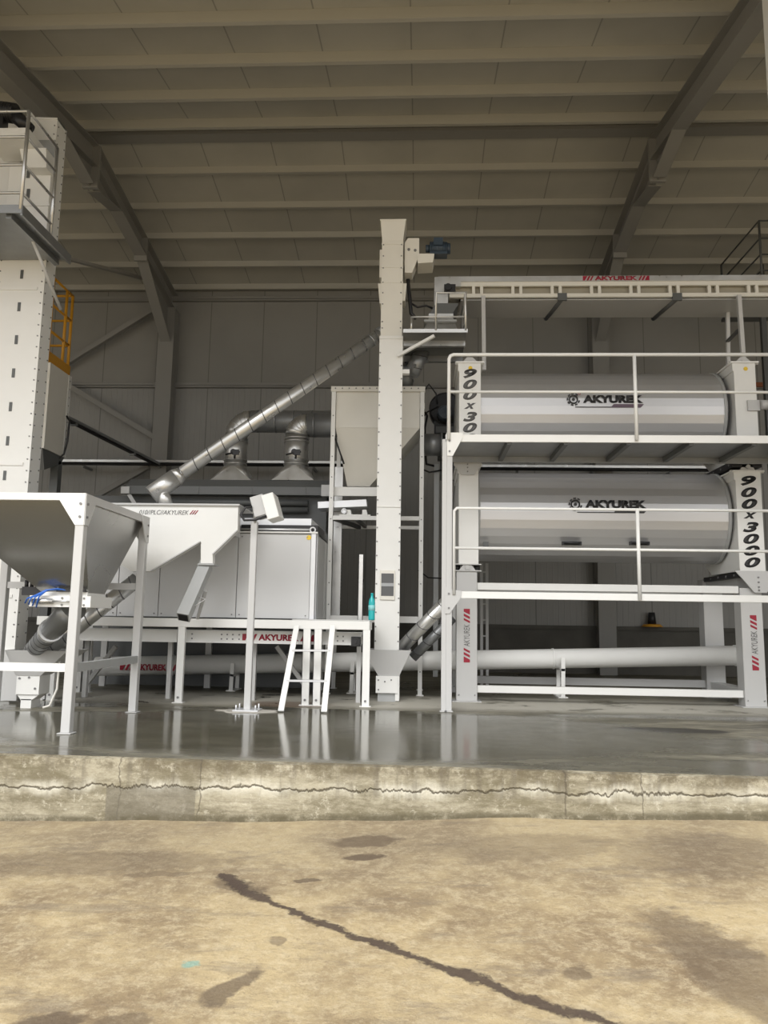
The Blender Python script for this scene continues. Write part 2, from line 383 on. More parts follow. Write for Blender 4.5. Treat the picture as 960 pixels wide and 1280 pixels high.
# ---------------------------------------------------------------- the yard, the raised floor and its kerb
def kerb_y(x): return 5.215 - .032 * x
def yard_z(x, y):
    zk = -.33 + .038 * x
    zk = max(-.62, min(-.12, zk)); t = max(0, min(1, (5.2 - y) / 2.6)); return zk*(1-t) + (-.47 + .01*x if abs(x) < 8 else -.47)*t
m = MB(); nx, ny = 90, 60; grid = []
for j in range(ny+1):
    row = []
    for i in range(nx+1):
        u = (i/nx)*2-1; x = 40*u*abs(u)**1.2; v = j/ny; y = 5.4 - 45 * v**2.0
        row.append(m.b.verts.new((x, y, yard_z(x, y) + .006*sin(x*2.1+y*1.3) + .005*sin(x*5.3-y*3.9))))
    grid.append(row)
for j in range(ny):
    for i in range(nx):
        fc = m.face([grid[j][i], grid[j][i+1], grid[j+1][i+1], grid[j+1][i]])
        if fc: fc.smooth = True
struct('ground', m, M['yard'])
XL, XR, YB = -14.0, 13.0, 15.0
m = MB(); m.prism([(XL, kerb_y(XL)+.04), (XR, kerb_y(XR)+.04), (XR, YB+.6), (XL, YB+.6)], 'Z', -.9, 0); struct('floor', m, M['floor'])
m = MB(); n = 160; lo = []; up_ = []; bk = []
for i in range(n+1):
    x = XL + (XR-XL)*i/n; wob = .008*sin(x*3.1)+.006*sin(x*9.7+1)+random.uniform(-.003,.003)
    lo.append(m.b.verts.new((x, kerb_y(x)+wob*.6-.012, -.9))); up_.append(m.b.verts.new((x, kerb_y(x)+wob, -.006+random.uniform(-.004,.002)))); bk.append(m.b.verts.new((x, kerb_y(x)+.045, .0005)))
for i in range(n):
    m.face([lo[i], lo[i+1], up_[i+1], up_[i]]); m.face([up_[i], up_[i+1], bk[i+1], bk[i]])
o = struct('trim_1', m, M['kerb'])

# ---------------------------------------------------------------- the shed
RID_Y, RID_Z, SL = 10.9, 8.42, .172
def roof_z(y): return RID_Z - SL*abs(y - RID_Y)
YF = 3.2
m = MB(); m.prism([(RID_Y, RID_Z), (YB+.3, roof_z(YB+.3)), (YB+.3, roof_z(YB+.3)+.1), (RID_Y, RID_Z+.1)], 'X', XL-.3, XR+.3); struct('ceiling', m, M['roof'])
m = MB(); m.prism([(RID_Y, RID_Z), (RID_Y, RID_Z+.1), (YF, roof_z(YF)+.1), (YF, roof_z(YF))], 'X', XL-.3, XR+.3); struct('ceiling', m, M['roof'])
ZG = WZ(484, YB, 400)                                  # girt height
m = MB(); m.box(XL, XR, YB, YB+.12, .86, ZG); struct('wall_back', m, M['wall'])
m = MB(); m.box(XL, XR, YB, YB+.12, ZG, roof_z(YB)); struct('wall_back', m, M['wallu'])
m = MB(); m.box(XL, XR, YB-.06, YB+.16, 0, .86); m.box(XL, XR, YB-.1, YB+.16, .83, .9); struct('trim_2', m, M['conc_d'])
for nm, x in (('unseen_wall_left', XL), ('unseen_wall_right', XR)):  # side walls out of view, added to keep the shed interior dark
    m = MB(); m.prism([(5.4, 0), (YB+.12, 0), (YB+.12, roof_z(YB)), (RID_Y, RID_Z), (5.4, roof_z(5.4))], 'X', x-.12 if x < 0 else x, x if x < 0 else x+.12)
    struct(nm, m, M['wall'])
# purlins (C sections)
def purlin(y, hgt=.17, name='purlin'):
    z = roof_z(y); m = MB(); m.box(XL, XR, y-.03, y+.03, z-hgt, z+.004); struct(name, m, M['purlin'])
for y in (3.7, 4.55, 5.4, 6.25, 7.1, 7.93, 8.78, 9.63, 10.45): purlin(y, .15)
for y in (11.62, 12.45, 13.25, 14.1, 14.85): purlin(y, .11)
m = MB(); m.box(XL, XR, RID_Y-.12, RID_Y+.10, RID_Z-.09, RID_Z-.03); struct('ridge_beam', m, M['steel'])
def ibeam(m, p, q, hw, hh, t=.014):
    """I section between p and q, width hw*2 in X, height hh*2"""
    p, q = Vector(p), Vector(q); d = (q-p).normalized(); X = Vector((1,0,0)); N = d.cross(X).normalized()
    for s_ in (-1, 1):
        c0, c1 = p + N*hh*s_, q + N*hh*s_; m.bar(c0, c1, hw*2, t, up=N)
    m.bar(p, q, t, hh*2, up=N)
for xr in (-13.6, -5.16, 3.52, 12.2):
    m = MB(); d = .17
    zz = lambda y: roof_z(y) - .2 - d
    ibeam(m, (xr, YF+.2, zz(YF+.2)), (xr, RID_Y-.0, zz(RID_Y)), .11, d)
    ibeam(m, (xr, RID_Y+.0, zz(RID_Y)), (xr, YB-.1, zz(YB-.1)), .11, d)
    # haunches: at the ridge and at the eave
    for sgn in (-1, 1):
        m.prism([(RID_Y, zz(RID_Y)-d), (RID_Y, zz(RID_Y)-d-.34), (RID_Y+sgn*.12, zz(RID_Y)-d-.34), (RID_Y+sgn*1.0, zz(RID_Y+1.0)-d)], 'X', xr-.008, xr+.008)
        m.bar((xr, RID_Y+sgn*.12, zz(RID_Y)-d-.34), (xr, RID_Y+sgn*1.0, zz(RID_Y+1.0)-d), .2, .014, up=(1,0,0) if 0 else (0,0,1))
    m.box(xr-.12, xr+.12, RID_Y-.03, RID_Y+.03, zz(RID_Y)-d-.36, zz(RID_Y)+d)
    m.prism([(YB-.3, zz(YB)-d), (YB-.3, zz(YB)-d-.75), (YB-1.9, zz(YB-1.9)-d)], 'X', xr-.008, xr+.008)
    m.bar((xr, YB-.3, zz(YB)-d-.75), (xr, YB-1.9, zz(YB-1.9)-d), .2, .014)
    m.box(xr-.12, xr+.12, YB-1.93, YB-1.89, zz(YB-1.9)-d-.1, zz(YB-1.9)+d)
    struct('rafter', m, M['steel'])
    m = MB(); m.box(xr-.16, xr+.16, YB-.34, YB-.31, 0, zz(YB)-d); m.box(xr-.16, xr+.16, YB-.05, YB-.02, 0, zz(YB)-d); m.box(xr-.15, xr+.15, YB-.31, YB-.05, 0, zz(YB)-d-.01)
    struct('column', m, M['steel'])
    m = MB(); m.box(xr-.15, xr+.15, 3.36, 3.38, -.3, zz(3.4)-d); m.box(xr-.15, xr+.15, 3.66, 3.68, -.3, zz(3.6)-d); m.box(xr-.008, xr+.008, 3.38, 3.66, -.3, zz(3.5)-d)
    if abs(xr) > 6: struct('column', m, M['steel'])
    else: m.b.free()
for zg in (ZG, WZ(376, YB, 350), WZ(362, YB, 350)):
    m = MB(); m.box(XL, XR, YB-.09, YB-.0, zg-.03, zg+.01); m.box(XL, XR, YB-.09, YB-.08, zg-.0, zg+.07); struct('wall_girt', m, M['steel'])
def brace(p, q, r=.05):
    m = MB(); m.bar(p, q, r*2, r*2, up=(0,1,0)); struct('wall_brace', m, M['steel'])
brace(W(200, 382, 14.75), W(70, 462, 14.75)); brace(W(82, 480, 14.75), W(202, 552, 14.75)); brace(W(186, 583, 14.75), W(60, 655, 14.75)); brace(W(195, 352, 14.6), W(60, 317, 13.0), .03)
brace(W(225, 470, 14.7)+Vector((20,0,0)), W(225, 560, 14.7)+Vector((20,0,0)))

# ================================================================ left: intake hopper on its frame
HX0, HX1, HY0, HY1, HZ = -4.29, -2.80, 6.24, 7.77, 1.965
t = thing('intake_hopper', 'large square stainless steel intake hopper on four white legs at left front', 'hopper', ((HX0+HX1)/2, (HY0+HY1)/2, 0))
m = MB(); m.shell((-3.42,-2.99,6.86,7.22), (HX0+.05,HX1-.03,HY0+.03,HY1-.03), 1.15, HZ-.03); m.build('funnel', M['stain'], t)
for y0, y1 in ((HY0, HY0+.05), (HY1-.05, HY1)): fr = MB(); fr.box(HX0, HX1, y0, y1, HZ-.06, HZ); fr.build('top_rim', M['white'], t)
fr = MB()
fr.b.free()
for x0, x1 in ((HX1-.05, HX1), (HX0, HX0+.05)): fr = MB(); fr.box(x0, x1, HY0+.05, HY1-.05, HZ-.07, HZ-.001); fr.build('side_rim', M['lgrey'], t)
for lx, ly in ((HX1-.075, HY0), (HX1-.075, HY1-.075), (HX0, HY0), (HX0, HY1-.075)):
    m = MB(); m.box(lx, lx+.075, ly, ly+.075, .01, HZ-.06); m.box(lx-.02, lx+.095, ly-.02, ly+.095, 0, .01); m.build('leg', M['lgrey'], t, .004)
for sx in (-1, 1):
    x1 = HX1 if sx > 0 else HX0
    for y in (HY0, HY1):
        m = MB(); yy = y-.006 if y == HY0 else y-.004
        m.prism([(x1, HZ-.005), (x1-sx*.22, HZ-.005), (x1-sx*.22, HZ-.06), (x1-sx*.075, HZ-.27), (x1, HZ-.27)], 'Y', yy, yy+.01)
        m.bolts([(x1-sx*.035, yy, HZ-q) for q in (.09, .2)], .012)
        m.build('corner_plate', M['white'], t)
        m = MB(); sy = 1 if y == HY0 else -1
        m.prism([(y, HZ-.005), (y+sy*.2, HZ-.005), (y+sy*.2, HZ-.06), (y+sy*.075, HZ-.27), (y, HZ-.27)], 'X', x1-.002, x1+.008) if sx > 0 else m.box(x1-.01, x1, min(y, y+sy*.2), max(y, y+sy*.2), HZ-.2, HZ-.01)
        if sx > 0: m.bolts([(x1+.008, y+sy*.035, HZ-q) for q in (.09, .2)], .012, (1,0,0))
        m.build('side_plate', M['lgrey'], t)
zr = WZ(834, HY0, 60)
m = MB(); m.box(HX0+.075, HX1-.075, HY0+.005, HY0+.06, zr-.035, zr+.03); m.build('cross_rail', M['white'], t)
m = MB(); m.box(HX1-.06, HX1-.005, HY0+.075, HY1-.075, zr-.04, zr+.03); m.build('cross_rail', M['grey'], t)
m = MB(); m.box(HX0+.075, HX1-.075, HY1-.06, HY1-.01, WZ(736, HY1, 60), WZ(728, HY1, 60)); m.build('cross_rail', M['lgrey'], t)
# slide gate under the funnel
g_ = MB(); g_.box(-3.50,-2.94,6.80,6.84,1.02,1.12); g_.box(-3.50,-2.94,7.24,7.28,1.02,1.12); g_.box(-3.50,-3.46,6.84,7.24,1.02,1.12); g_.box(-2.98,-2.94,6.84,7.24,1.02,1.12)
g_.box(-3.42,-2.99,6.84,7.24,1.12,1.155); g_.bolts([(-3.1,6.80,1.04),(-3.1,6.80,1.1),(-3.2,6.80,1.04),(-3.2,6.80,1.1),(-3.0,6.80,1.04),(-3.0,6.80,1.1)], .01)
gate = g_.build('slide_gate', M['white'], t)
m = MB(); m.cyl((-3.46,6.775,1.07),(-3.27,6.775,1.07),.022); m.cyl((-3.27,6.775,1.07),(-3.1,6.775,1.07),.008); m.build('gate_cylinder', M['galv'], gate)
m = MB()
for kk in range(4):
    a = -3.52+kk*.035; m = MB(); m.tube([(a,6.765,1.05-kk*.012),(a+.03,6.74,1.09+kk*.006),(a+.10,6.745,1.12+kk*.016),(a+.17,6.79,1.17+kk*.004),(a+.24+kk*.02,6.82,1.172-kk*.004)], .007, 6); m.build('air_hose', M['blue'], gate)
m = MB(); m.box(-3.62,-3.44,6.88,7.1,1.125,1.2)
for kk in range(3): m.cyl((-3.60+kk*.05,6.92,1.19),(-3.60+kk*.05,6.92,1.26),.018, n=8)
m.build('valve_block', M['black'], gate)
m = MB(); m.box(-3.26,-3.0,6.80,6.83,1.156,1.18); m.build('seal_strip', M['black'], gate)

def spiral_pipe(name, pts, r, label, cat='pipe', flange=None, mt='galv', pitch=.14, parent=None):
    m = MB(); P = [Vector(p) for p in pts]; m.tube(P, r, 24)
    for a, b in zip(P, P[1:]):
        L = (b-a).length; d = (b-a)/L; k_ = max(1, int(L/pitch)); u = d.orthogonal().normalized(); v = d.cross(u)
        for i in range(k_):
            # lock seam running round the pipe as a slanted ring
            c_ = a + d*(i+.5)*L/k_; rs = []
            nn = 24
            for j in range(nn):
                an = 2*pi*j/nn; rad = u*cos(an)+v*sin(an); off = d*(r*.35*cos(an))
                rs.append([m.b.verts.new(c_+off+rad*(r-.001)-d*.007), m.b.verts.new(c_+off+rad*(r+.004)), m.b.verts.new(c_+off+rad*(r-.001)+d*.007)])
            for j in range(nn):
                A, B = rs[j], rs[(j+1)%nn]
                for q in range(2):
                    fq = m.face([A[q], B[q], B[q+1], A[q+1]])
                    if fq: fq.material_index = 1
    o = m.build(name, M[mt], parent, mat2=M['seam'])
    if parent is None: tag(o, label, cat)
    return o
# hopper outlet pipe to the boot
t = thing('outlet_pipe', 'short dull steel pipe slanting down from the gate under the square hopper', 'pipe', (-3.7, 7.3, .6))
pA, pB, pC = Vector((-3.20,7.04,1.02)), Vector((-3.50,7.25,.80)), W(42, 813, 7.95)
m = MB(); m.tube([pA, pA+(pB-pA)*.3, pB], .125, 20, .102); m.build('reducer', M['galvd'], t)
spiral_pipe('tube', [pB, pC], .095, '', mt='galvd', parent=t)
m = MB(); dd_ = (pC-pB).normalized(); m.tube([pB-dd_*.03, pB+dd_*.03], .115, 20); m.build('clamp_ring', M['galv'], t)
# cleaner outlet pipe to the boot
pD, pE = W(172, 722, 8.5), W(58, 813, 8.1)
spiral_pipe('cleaner_outlet_pipe', [pE, pD-Vector((.0,0,.02))], .085, 'thin spiral steel pipe sloping down left from the white chamber to the boot hopper', mt='galv')

# ================================================================ left: tall bucket elevator
TX1 = -4.5; TX0 = -5.08; TY0 = 8.5; TY1 = 8.74
ZT = WZ(148, TY0, 60)
t = thing('bucket_elevator', 'tall white bucket elevator tower cut by the left edge with slotted windows', 'elevator', ((TX0+TX1)/2, (TY0+TY1)/2, 0))
m = MB(); zs = [.62, WZ(722,TY0,40), WZ(582,TY0,10), WZ(360,TY0,40), WZ(306,TY0,40)]
m.box(TX0, TX1, TY0, TY1, .55, WZ(306,TY0,40))
for z in (WZ(580,TY0,20), WZ(361,TY0,30), 1.15): m.box(TX0-.012, TX1-.075, TY0-.012, TY0, z-.018, z+.018)
for i in range(34):
    z = .7 + i*.135
    if z < WZ(312,TY0,40): m.bolts([(TX1-.03, TY0, z), (TX0+.03, TY0, z)], .009); m.bolts([(TX1, TY0+.03, z), (TX1, TY1-.03, z+.04)], .009, (1,0,0))
m.build('casing', M['white'], t)
for i in range(14):
    z = WZ(343,TY0,28) - i*(WZ(343,TY0,28)-WZ(603,TY0,5))/6.2
    if z > .8: m = MB(); m.box(-4.80, -4.765, TY0-.006, TY0+.01, z-.055, z+.055); m.build('sight_slot', M['dgrey'], t)
# upper section behind the platform
m = MB(); m.box(TX0-.2, TX1, TY0+.0, TY1, WZ(306,TY0,40), ZT); 
m.prism([(TX0-.2, ZT-.02), (TX1, ZT-.02), (TX1, ZT+.0), (TX0-.2, ZT+.04)], 'Y', TY0-.01, TY1+.01)
for i in range(14):
    z = WZ(300,TY0,60) + i*.115
    if z < ZT-.03: m.bolts([(TX1-.03, TY0, z)], .009); m.bolts([(TX1, TY0+.03, z), (TX1, TY1-.03, z+.04)], .009, (1,0,0))
m.build('head_casing', M['white'], t)
m = MB(); m.px(8, 61, 203, 300, TY0-.14, .13); z_ = WZ(256,TY0-.15,40); x0_, x1_ = WX(4,TY0-.15,256), WX(62,TY0-.15,256); m.box(x0_, x1_, TY0-.155, TY0-.14, z_-.015, z_+.02)
m.build('front_cover', M['white'], t, .004)
for a, b in ((213,222),(236,247)): m = MB(); m.px(33, 37, a, b, TY0-.15, .02); m.build('sight_slot', M['dgrey'], t)
m = MB(); m.px(26, 68, 175, 203, TY0-.012, .02); m.build('head_opening', M['grey'], t)
zc = WZ(163, TY0-.5, 10)
m = MB(); m.px(-20, 35, 160, 173, TY0-.5, .45); m.prism([(W(16,175,TY0-.45).x, WZ(175,TY0-.45,16)), (W(50,175,TY0-.45).x, WZ(175,TY0-.45,50)), (W(50,200,TY0-.45).x, WZ(200,TY0-.45,50)), (W(24,200,TY0-.45).x, WZ(200,TY0-.45,24)), (W(19,190,TY0-.45).x, WZ(190,TY0-.45,19))], 'Y', TY0-.3, TY0-.02)
m.build('motor_bracket', M['white'], t)
m = MB(); a = W(6,140,TY0-.35); m.cyl(a+Vector((-.12,0,.02)), a+Vector((.14,0,-.02)), .11, n=16)
for i in range(8): m.ring(a+Vector((-.1+i*.03,0,.015-i*.005)), (1,0,-.1), .11, .006, 16, 5)
m.cyl(a+Vector((.12,0,-.04)), a+Vector((.3,.05,-.2)), .085, .07); m.cyl(a+Vector((.28,.05,-.15)), a+Vector((.3,.05,-.42)), .04); m.box(a.x-.1,a.x+.02,a.y-.06,a.y+.06,a.z-.28,a.z-.08)
m.build('drive_motor', M['black'], t, 0)
# service platform with handrail
PY0, PY1 = 7.35, TY0-.02; zp = WZ(262, PY0, 20); xp1 = WX(28, PY0, 262)
pl = MB(); pl.box(-6.0, xp1, PY0, PY1, zp, zp+.03); pl.box(-6.0, xp1, PY0-.01, PY0+.01, zp-.04, zp+.05); pf = pl.build('service_platform', M['galvd'], t)
m = MB(); m.box(xp1-.02, xp1+.005, PY0, PY1, zp-.06, zp+.05); m.box(xp1-.2, xp1-.14, PY0+.05, PY1, zp-.07, zp); m.build('edge_channel', M['galvd'], pf)
m = MB(); m.tube([(xp1-.17, PY0+.55, zp-.05), (xp1-.08, TY0-.01, zp-.62)], .02, 8); m.build('platform_strut', M['lgrey'], pf)
rz_ = [WZ(q, PY0, 30) for q in (139, 171, 206, 241)]
m = MB(); m.tube([(xp1-.02, PY0, zp), (xp1-.02, PY0, rz_[0]), ], .02, 8)
for z in rz_: m.tube([(-6.0, PY0, z), (xp1-.02, PY0, z), (xp1-.02, PY0+.65, z)], .016, 8)
m.tube([(xp1-.02, PY0+.65, zp), (xp1-.02, PY0+.65, rz_[0])], .02, 8); m.build('handrail', M['galv'], pf)
# boot at the foot
m = MB(); m.box(TX0-.02, TX1+.02, TY0-.06, TY1+.06, .0, .55); m.box(TX1+.02, TX1+.17, TY0-.2, TY0-.17, .02, .52); m.build('boot', M['lgrey'], t, .005)
# boot hopper beside the foot
t = thing('boot_hopper', 'low white feed hopper at the foot of the left tower catching two pipes', 'hopper', (-3.95, 8.1, 0))
bz = WZ(813, 7.75, 40); bh0, bh1 = WX(6,7.75,813), WX(84,7.75,813)
m = MB(); m.shell((bh0+.08,bh0+.34,7.85,8.1), (bh0,bh1,7.75,8.28), .33, bz, .01); m.build('funnel', M['lgrey'], t)
m = MB(); q0 = bh0+.09; m.box(q0,q0+.24,7.86,8.09,.14,.34); m.prism([(q0,.14),(q0+.24,.14),(q0+.16,.08),(q0+.05,.08)], 'Y', 7.88, 8.07); m.box(q0+.05,q0+.16,7.88,8.07,.0,.09); m.bolts([(q0+.03,7.86,.3),(q0+.13,7.86,.31),(q0+.2,7.86,.2)], .012); m.build('outlet_box', M['white'], t)
m = MB(); m.tube([(-3.7,7.9,.50),(-3.68,7.85,.2),(-3.72,7.8,.04),(-3.78,7.78,.02)], .012, 8); m.build('drain_hose', M['cream'], t)

# ================================================================ support frame of the cleaner
FY = 8.65; GY0 = 9.9
t = thing('support_frame', 'long low white steel frame carrying the grey grain cleaner', 'frame', (-2.2, 9.2, 0))
zt0, zt1 = WZ(785, FY, 300), WZ(774, FY, 300)
xl, xr_ = -4.35, WX(462, FY, 780)
m = MB(); m.box(xl, xr_, FY, FY+.08, zt0, zt1); m.build('front_beam', M['white'], t, .004)
m = MB(); m.box(xl, WX(405,GY0,780), 10.5, 10.58, zt0, zt1); m.build('rear_beam', M['white'], t, .004)
zb0, zb1 = WZ(804, FY+.2, 300), WZ(789, FY+.2, 300)
for x in (xl, WX(225,FY,830)-.02, WX(385,FY,830), xr_-.08):
    m = MB(); m.box(x, x+.08, FY+.08, 10.5 if x < -.8 else FY+.45, zt0, zt1-.01); m.build('cross_beam', M['white'], t)
for cx, base in ((54,876),(64,876),(224,879),(382,880),(396,880),(457,884),(98,866),(109,866)):
    yy = FY if base > 870 else 9.6
    x = W(cx, base-40, yy).x; w_ = .085
    m = MB(); m.box(x-w_/2, x+w_/2, yy+.0, yy+.05, .008, zt0); m.box(x-w_/2-.02, x+w_/2+.02, yy-.02, yy+.08, 0, .008); m.box(x-w_/2, x-w_/2+.006, yy, yy+.09, .01, zt0); m.bolts([(x, yy, .06)], .014)
    m.build('leg', M['white'], t)
for x in (xl, -2.9, WX(400,GY0,780)-.1):
    m = MB(); m.box(x, x+.08, 10.5, 10.56, 0, zt0); m.build('leg', M['lgrey'], t)
m = MB(); m.bar(W(145,808,9.6), W(106,858,9.6), .06, .05); m.build('diagonal_brace', M['lgrey'], t)
m = MB(); m.bar(W(346,808,9.6), W(380,855,9.6), .06, .05); m.build('diagonal_brace', M['lgrey'], t)
m = MB(); m.box(WX(365,FY,778), xr_, FY+.0, FY+.45, zt1, zt1+.012); m.build('platform_plate', M['lgrey'], t)

# belt conveyor under the cleaner
CY = 8.86
t = thing('belt_conveyor', 'low white belt conveyor with red lettering under the grey cleaner', 'conveyor', (-2.2, CY, 0))
zc0, zc1 = WZ(804, CY, 300), WZ(788.5, CY, 300); xe = WX(452, CY, 797)
m = MB(); m.box(-4.2, xe, CY, CY+.03, zc0, zc1); m.box(-4.2, xe, CY+.45, CY+.48, zc0, zc1); m.box(-4.2, xe, CY-.03, CY, zc0, zc0+.012)
m.box(-4.2, xe, CY-.03, CY, zc1-.012, zc1)
for q in (240, 277, 284, 291, 299, 310, 422, 429): m.bolts([(WX(q,CY,797), CY, zc0+.045), (WX(q,CY,797), CY, zc1-.045)], .01)
m.build('side_frame', M['white'], t)
m = MB(); m.box(-4.2, xe-.02, CY+.03, CY+.45, zc1-.05, zc1-.04); m.build('belt', M['black'], t)
for x in (-3.95, -2.95, -1.95, -.72):
    m = MB(); m.box(x, x+.05, CY+.2, CY+.26, 0, zc0+.02); m.build('support_post', M['lgrey'], t)
m = MB(); c_ = W(445, 802, CY-.03); m.cyl(c_, c_+Vector((0,-.05,0)), .05, n=18); m.cyl(c_+Vector((0,-.05,0)), c_+Vector((0,-.07,0)), .018, n=10)
for i in range(6): m.cyl(c_+Vector((.036*cos(i),-.05,.036*sin(i))), c_+Vector((.036*cos(i),-.06,.036*sin(i))), .006, n=6)
m.box(c_.x-.055,c_.x+.055,c_.y-.012,c_.y+.03,c_.z-.055,c_.z+.055); m.build('bearing', M['black'], t)
cz = (zc0+zc1)/2; X0, X1 = WX(303,CY,797), WX(394,CY,797)
brand(t, ((X0+X1)/2, CY-.001, cz), X1-X0, .075, M['red'])

# tubular screw conveyor running behind everything
SY = 10.3
t = thing('screw_conveyor', 'long white tubular conveyor lying low behind the frames with red lettering', 'conveyor', (0, SY, 0))
a = W(120, 833, SY); b = W(945, 819, SY)
b.z = WZ(819, SY, 945)
m = MB(); m.cyl(a, b, .125, n=28); 
for q in (.12, .42, .7, .97):
    c_ = a+(b-a)*q; d_ = (b-a).normalized(); m.cyl(c_-d_*.012, c_+d_*.012, .134, n=28)
m.build('tube', M['white'], t)
X0, X1 = WX(150,SY-.13,831), WX(228,SY-.13,831)
brand(t, ((X0+X1)/2, SY-.128, a.z+.01), X1-X0, .085, M['red'])
for q in ((291,860),(702,872),(440,858)):
    x = WX(q[0], SY-.1, 840); zc_ = a.z + (b.z-a.z)*(x-a.x)/(b.x-a.x)
    m = MB(); m.bar((x, SY-.17, .01), (x+.01, SY-.17, zc_+.02), .05, .02, up=(0,1,0)); m.bar((x, SY+.17, .01), (x+.01, SY+.17, zc_), .05, .02, up=(0,1,0)); m.box(x-.06, x+.06, SY-.2, SY+.2, 0, .012)
    m.box(x-.02,x+.03,SY-.18,SY+.18,zc_-.15,zc_-.12)
    m.build('support', M['white'], t)

# ================================================================ grain cleaner (big light grey box)
GY = 9.0
gx0, gx1 = WX(100, GY, 715), WX(394, GY, 715); gz0, gz1 = zt1+.002, WZ(666, GY, 350)
t = thing('grain_cleaner', 'big light grey box shaped grain cleaner on the white frame', 'machine', ((gx0+gx1)/2, 9.8, gz0))
m = MB(); m.box(gx0, gx1, GY+.03, 10.5, gz0+.01, gz1-.01); m.build('body', M['grey'], t)
def panel(a, b, mt='panel', nm='panel'):
    x0, x1 = WX(a, GY, 715)+.004, WX(b, GY, 715)-.004
    m = MB(); m.box(x0, x1, GY, GY+.03, gz0+.012, gz1-.012); m.bolts([(x0+.04,GY,gz0+.05),(x1-.04,GY,gz0+.05),(x0+.04,GY,gz1-.05),(x1-.04,GY,gz1-.05)], .009)
    return m.build(nm, M[mt], t, .003)
panel(100, 149); panel(149, 200); panel(200, 296.5); dp = panel(296.5, 388)
x0 = WX(388, GY, 715); m = MB(); m.box(x0, gx1, GY-.012, GY+.05, gz0+.005, gz1); m.box(x0+.01, gx1+.012, GY+.06, GY+.14, gz0, gz1); m.build('corner_post', M['alu'], t, .003)
for y0, y1 in ((9.16, 9.75), (9.79, 10.45)):
    m = MB(); m.box(gx1, gx1+.014, y0, y1, gz0+.02, gz1-.03); m.build('side_panel', M['lgrey'], t)
m = MB(); m.box(WX(296,GY,655)-.2, gx1+.02, GY-.03, GY+.02, gz1-.005, gz1+.012); m.build('top_edge', M['white'], t)
st_ = MB(); c_ = W(386, 672, GY-.002); st_.cyl(c_, c_+Vector((0,-.004,0)), .028, n=16, smooth=False); st_.build('warning_sticker', M['sticker'], t)
m = MB(); z1_ = WZ(662,GY,340); m.cyl((WX(300,GY,661), GY+.02, z1_+.005), (WX(389,GY,661), GY+.02, z1_+.005), .014, n=10); m.ring((WX(391,GY,662), GY-.0, z1_), (0,1,0), .03, .01); m.build('lift_bar', M['alu'], t)
m = MB(); m.box(WX(300,GY,660), gx1+.01, GY+.06, 10.45, gz1-.005, WZ(655.5,GY,350)); m.build('roof_tray', M['black'], t)
m = MB(); m.box(WX(300,9.2,650), WX(390,9.2,650), 9.15, 10.2, WZ(655.5,GY,350)+.001, WZ(648,9.15,350)); m.build('roof_cover', M['alu'], t)

# feed chamber in white with the slanted underside
AY = 8.3; AD = .09
def pz(px, py, Y=AY): v = W(px, py, Y); return (v.x, v.z)
t = thing('feed_chamber', 'white sheet metal feed chamber with slanted underside and small red striped lettering', 'machine', (-2.5, AY+.3, 1.1))
poly = [pz(118,631), pz(298,631), pz(297,663), pz(266,693), pz(266,704), pz(251,704), pz(251,677), pz(189,714), pz(164,714), pz(118,686)]
m = MB(); m.prism(poly, 'Y', AY, AY+AD); m.build('front_casing', M['white'], t)
m = MB(); m.box(pz(150,640)[0], pz(285,640)[0], AY+AD, AY+.6, pz(200,664)[1], pz(200,632)[1]); m.build('rear_box', M['lgrey'], t)
m = MB(); 
for i in (2, 6): 
    a, b = poly[i], poly[i+1]; m.bar((a[0], AY-.01, a[1]-.0), (b[0], AY-.01, b[1]-.0), .03, .012, up=(0,0,1))
a, b = poly[0], poly[1]; m.box(a[0], b[0]+.02, AY-.03, AY+.62, a[1], a[1]+.02)
m.build('edge_flange', M['lgrey'], t)
m = MB(); c_ = W(258, 705, AY); m.box(c_.x-.09, c_.x+.09, AY-.02, AY+.2, c_.z-.012, c_.z+.006); m.build('outlet_flange', M['grey'], t)
X0, X1 = WX(174,AY,641), WX(236,AY,641)
lettering('lettering', '010//PLC//AKYUREK', M['inkg'], t, ((X0+X1)/2, AY-.0005, WZ(640.5,AY,205)), X1-X0, .05, shear=.28)
X0, X1 = WX(237,AY,641), WX(248,AY,641)
lettering('stripes', '///', M['red'], t, ((X0+X1)/2, AY-.0005, WZ(640.5,AY,242)), X1-X0, .045, shear=.2, bold=.03)
# square chute under it
t = thing('square_chute', 'grey square section chute slanting down left under the white chamber', 'chute', (c_.x, AY+.1, c_.z))
a = W(258,706,AY+.1); b = W(229,772,AY-.35)
m = MB(); d_ = (b-a).normalized(); m.bar(a, b, .125, .125, up=(0,1,0)); m.build('duct', M['grey'], t)
m = MB(); m.bar(b-d_*.0, b+d_*.004, .10, .10, up=(0,1,0)); m.build('opening', M['black'], t)
m = MB(); m.bar(a+(b-a)*.5+Vector((.08,.12,0)), Vector((a.x-.1, AY+.2, zt1)), .03, .03); m.tube([a+(b-a)*.62+Vector((.07,0,0)), a+(b-a)*.7+Vector((.16,0,.02)), a+(b-a)*.8+Vector((.06,0,0))], .006, 6); m.build('stay', M['lgrey'], t)
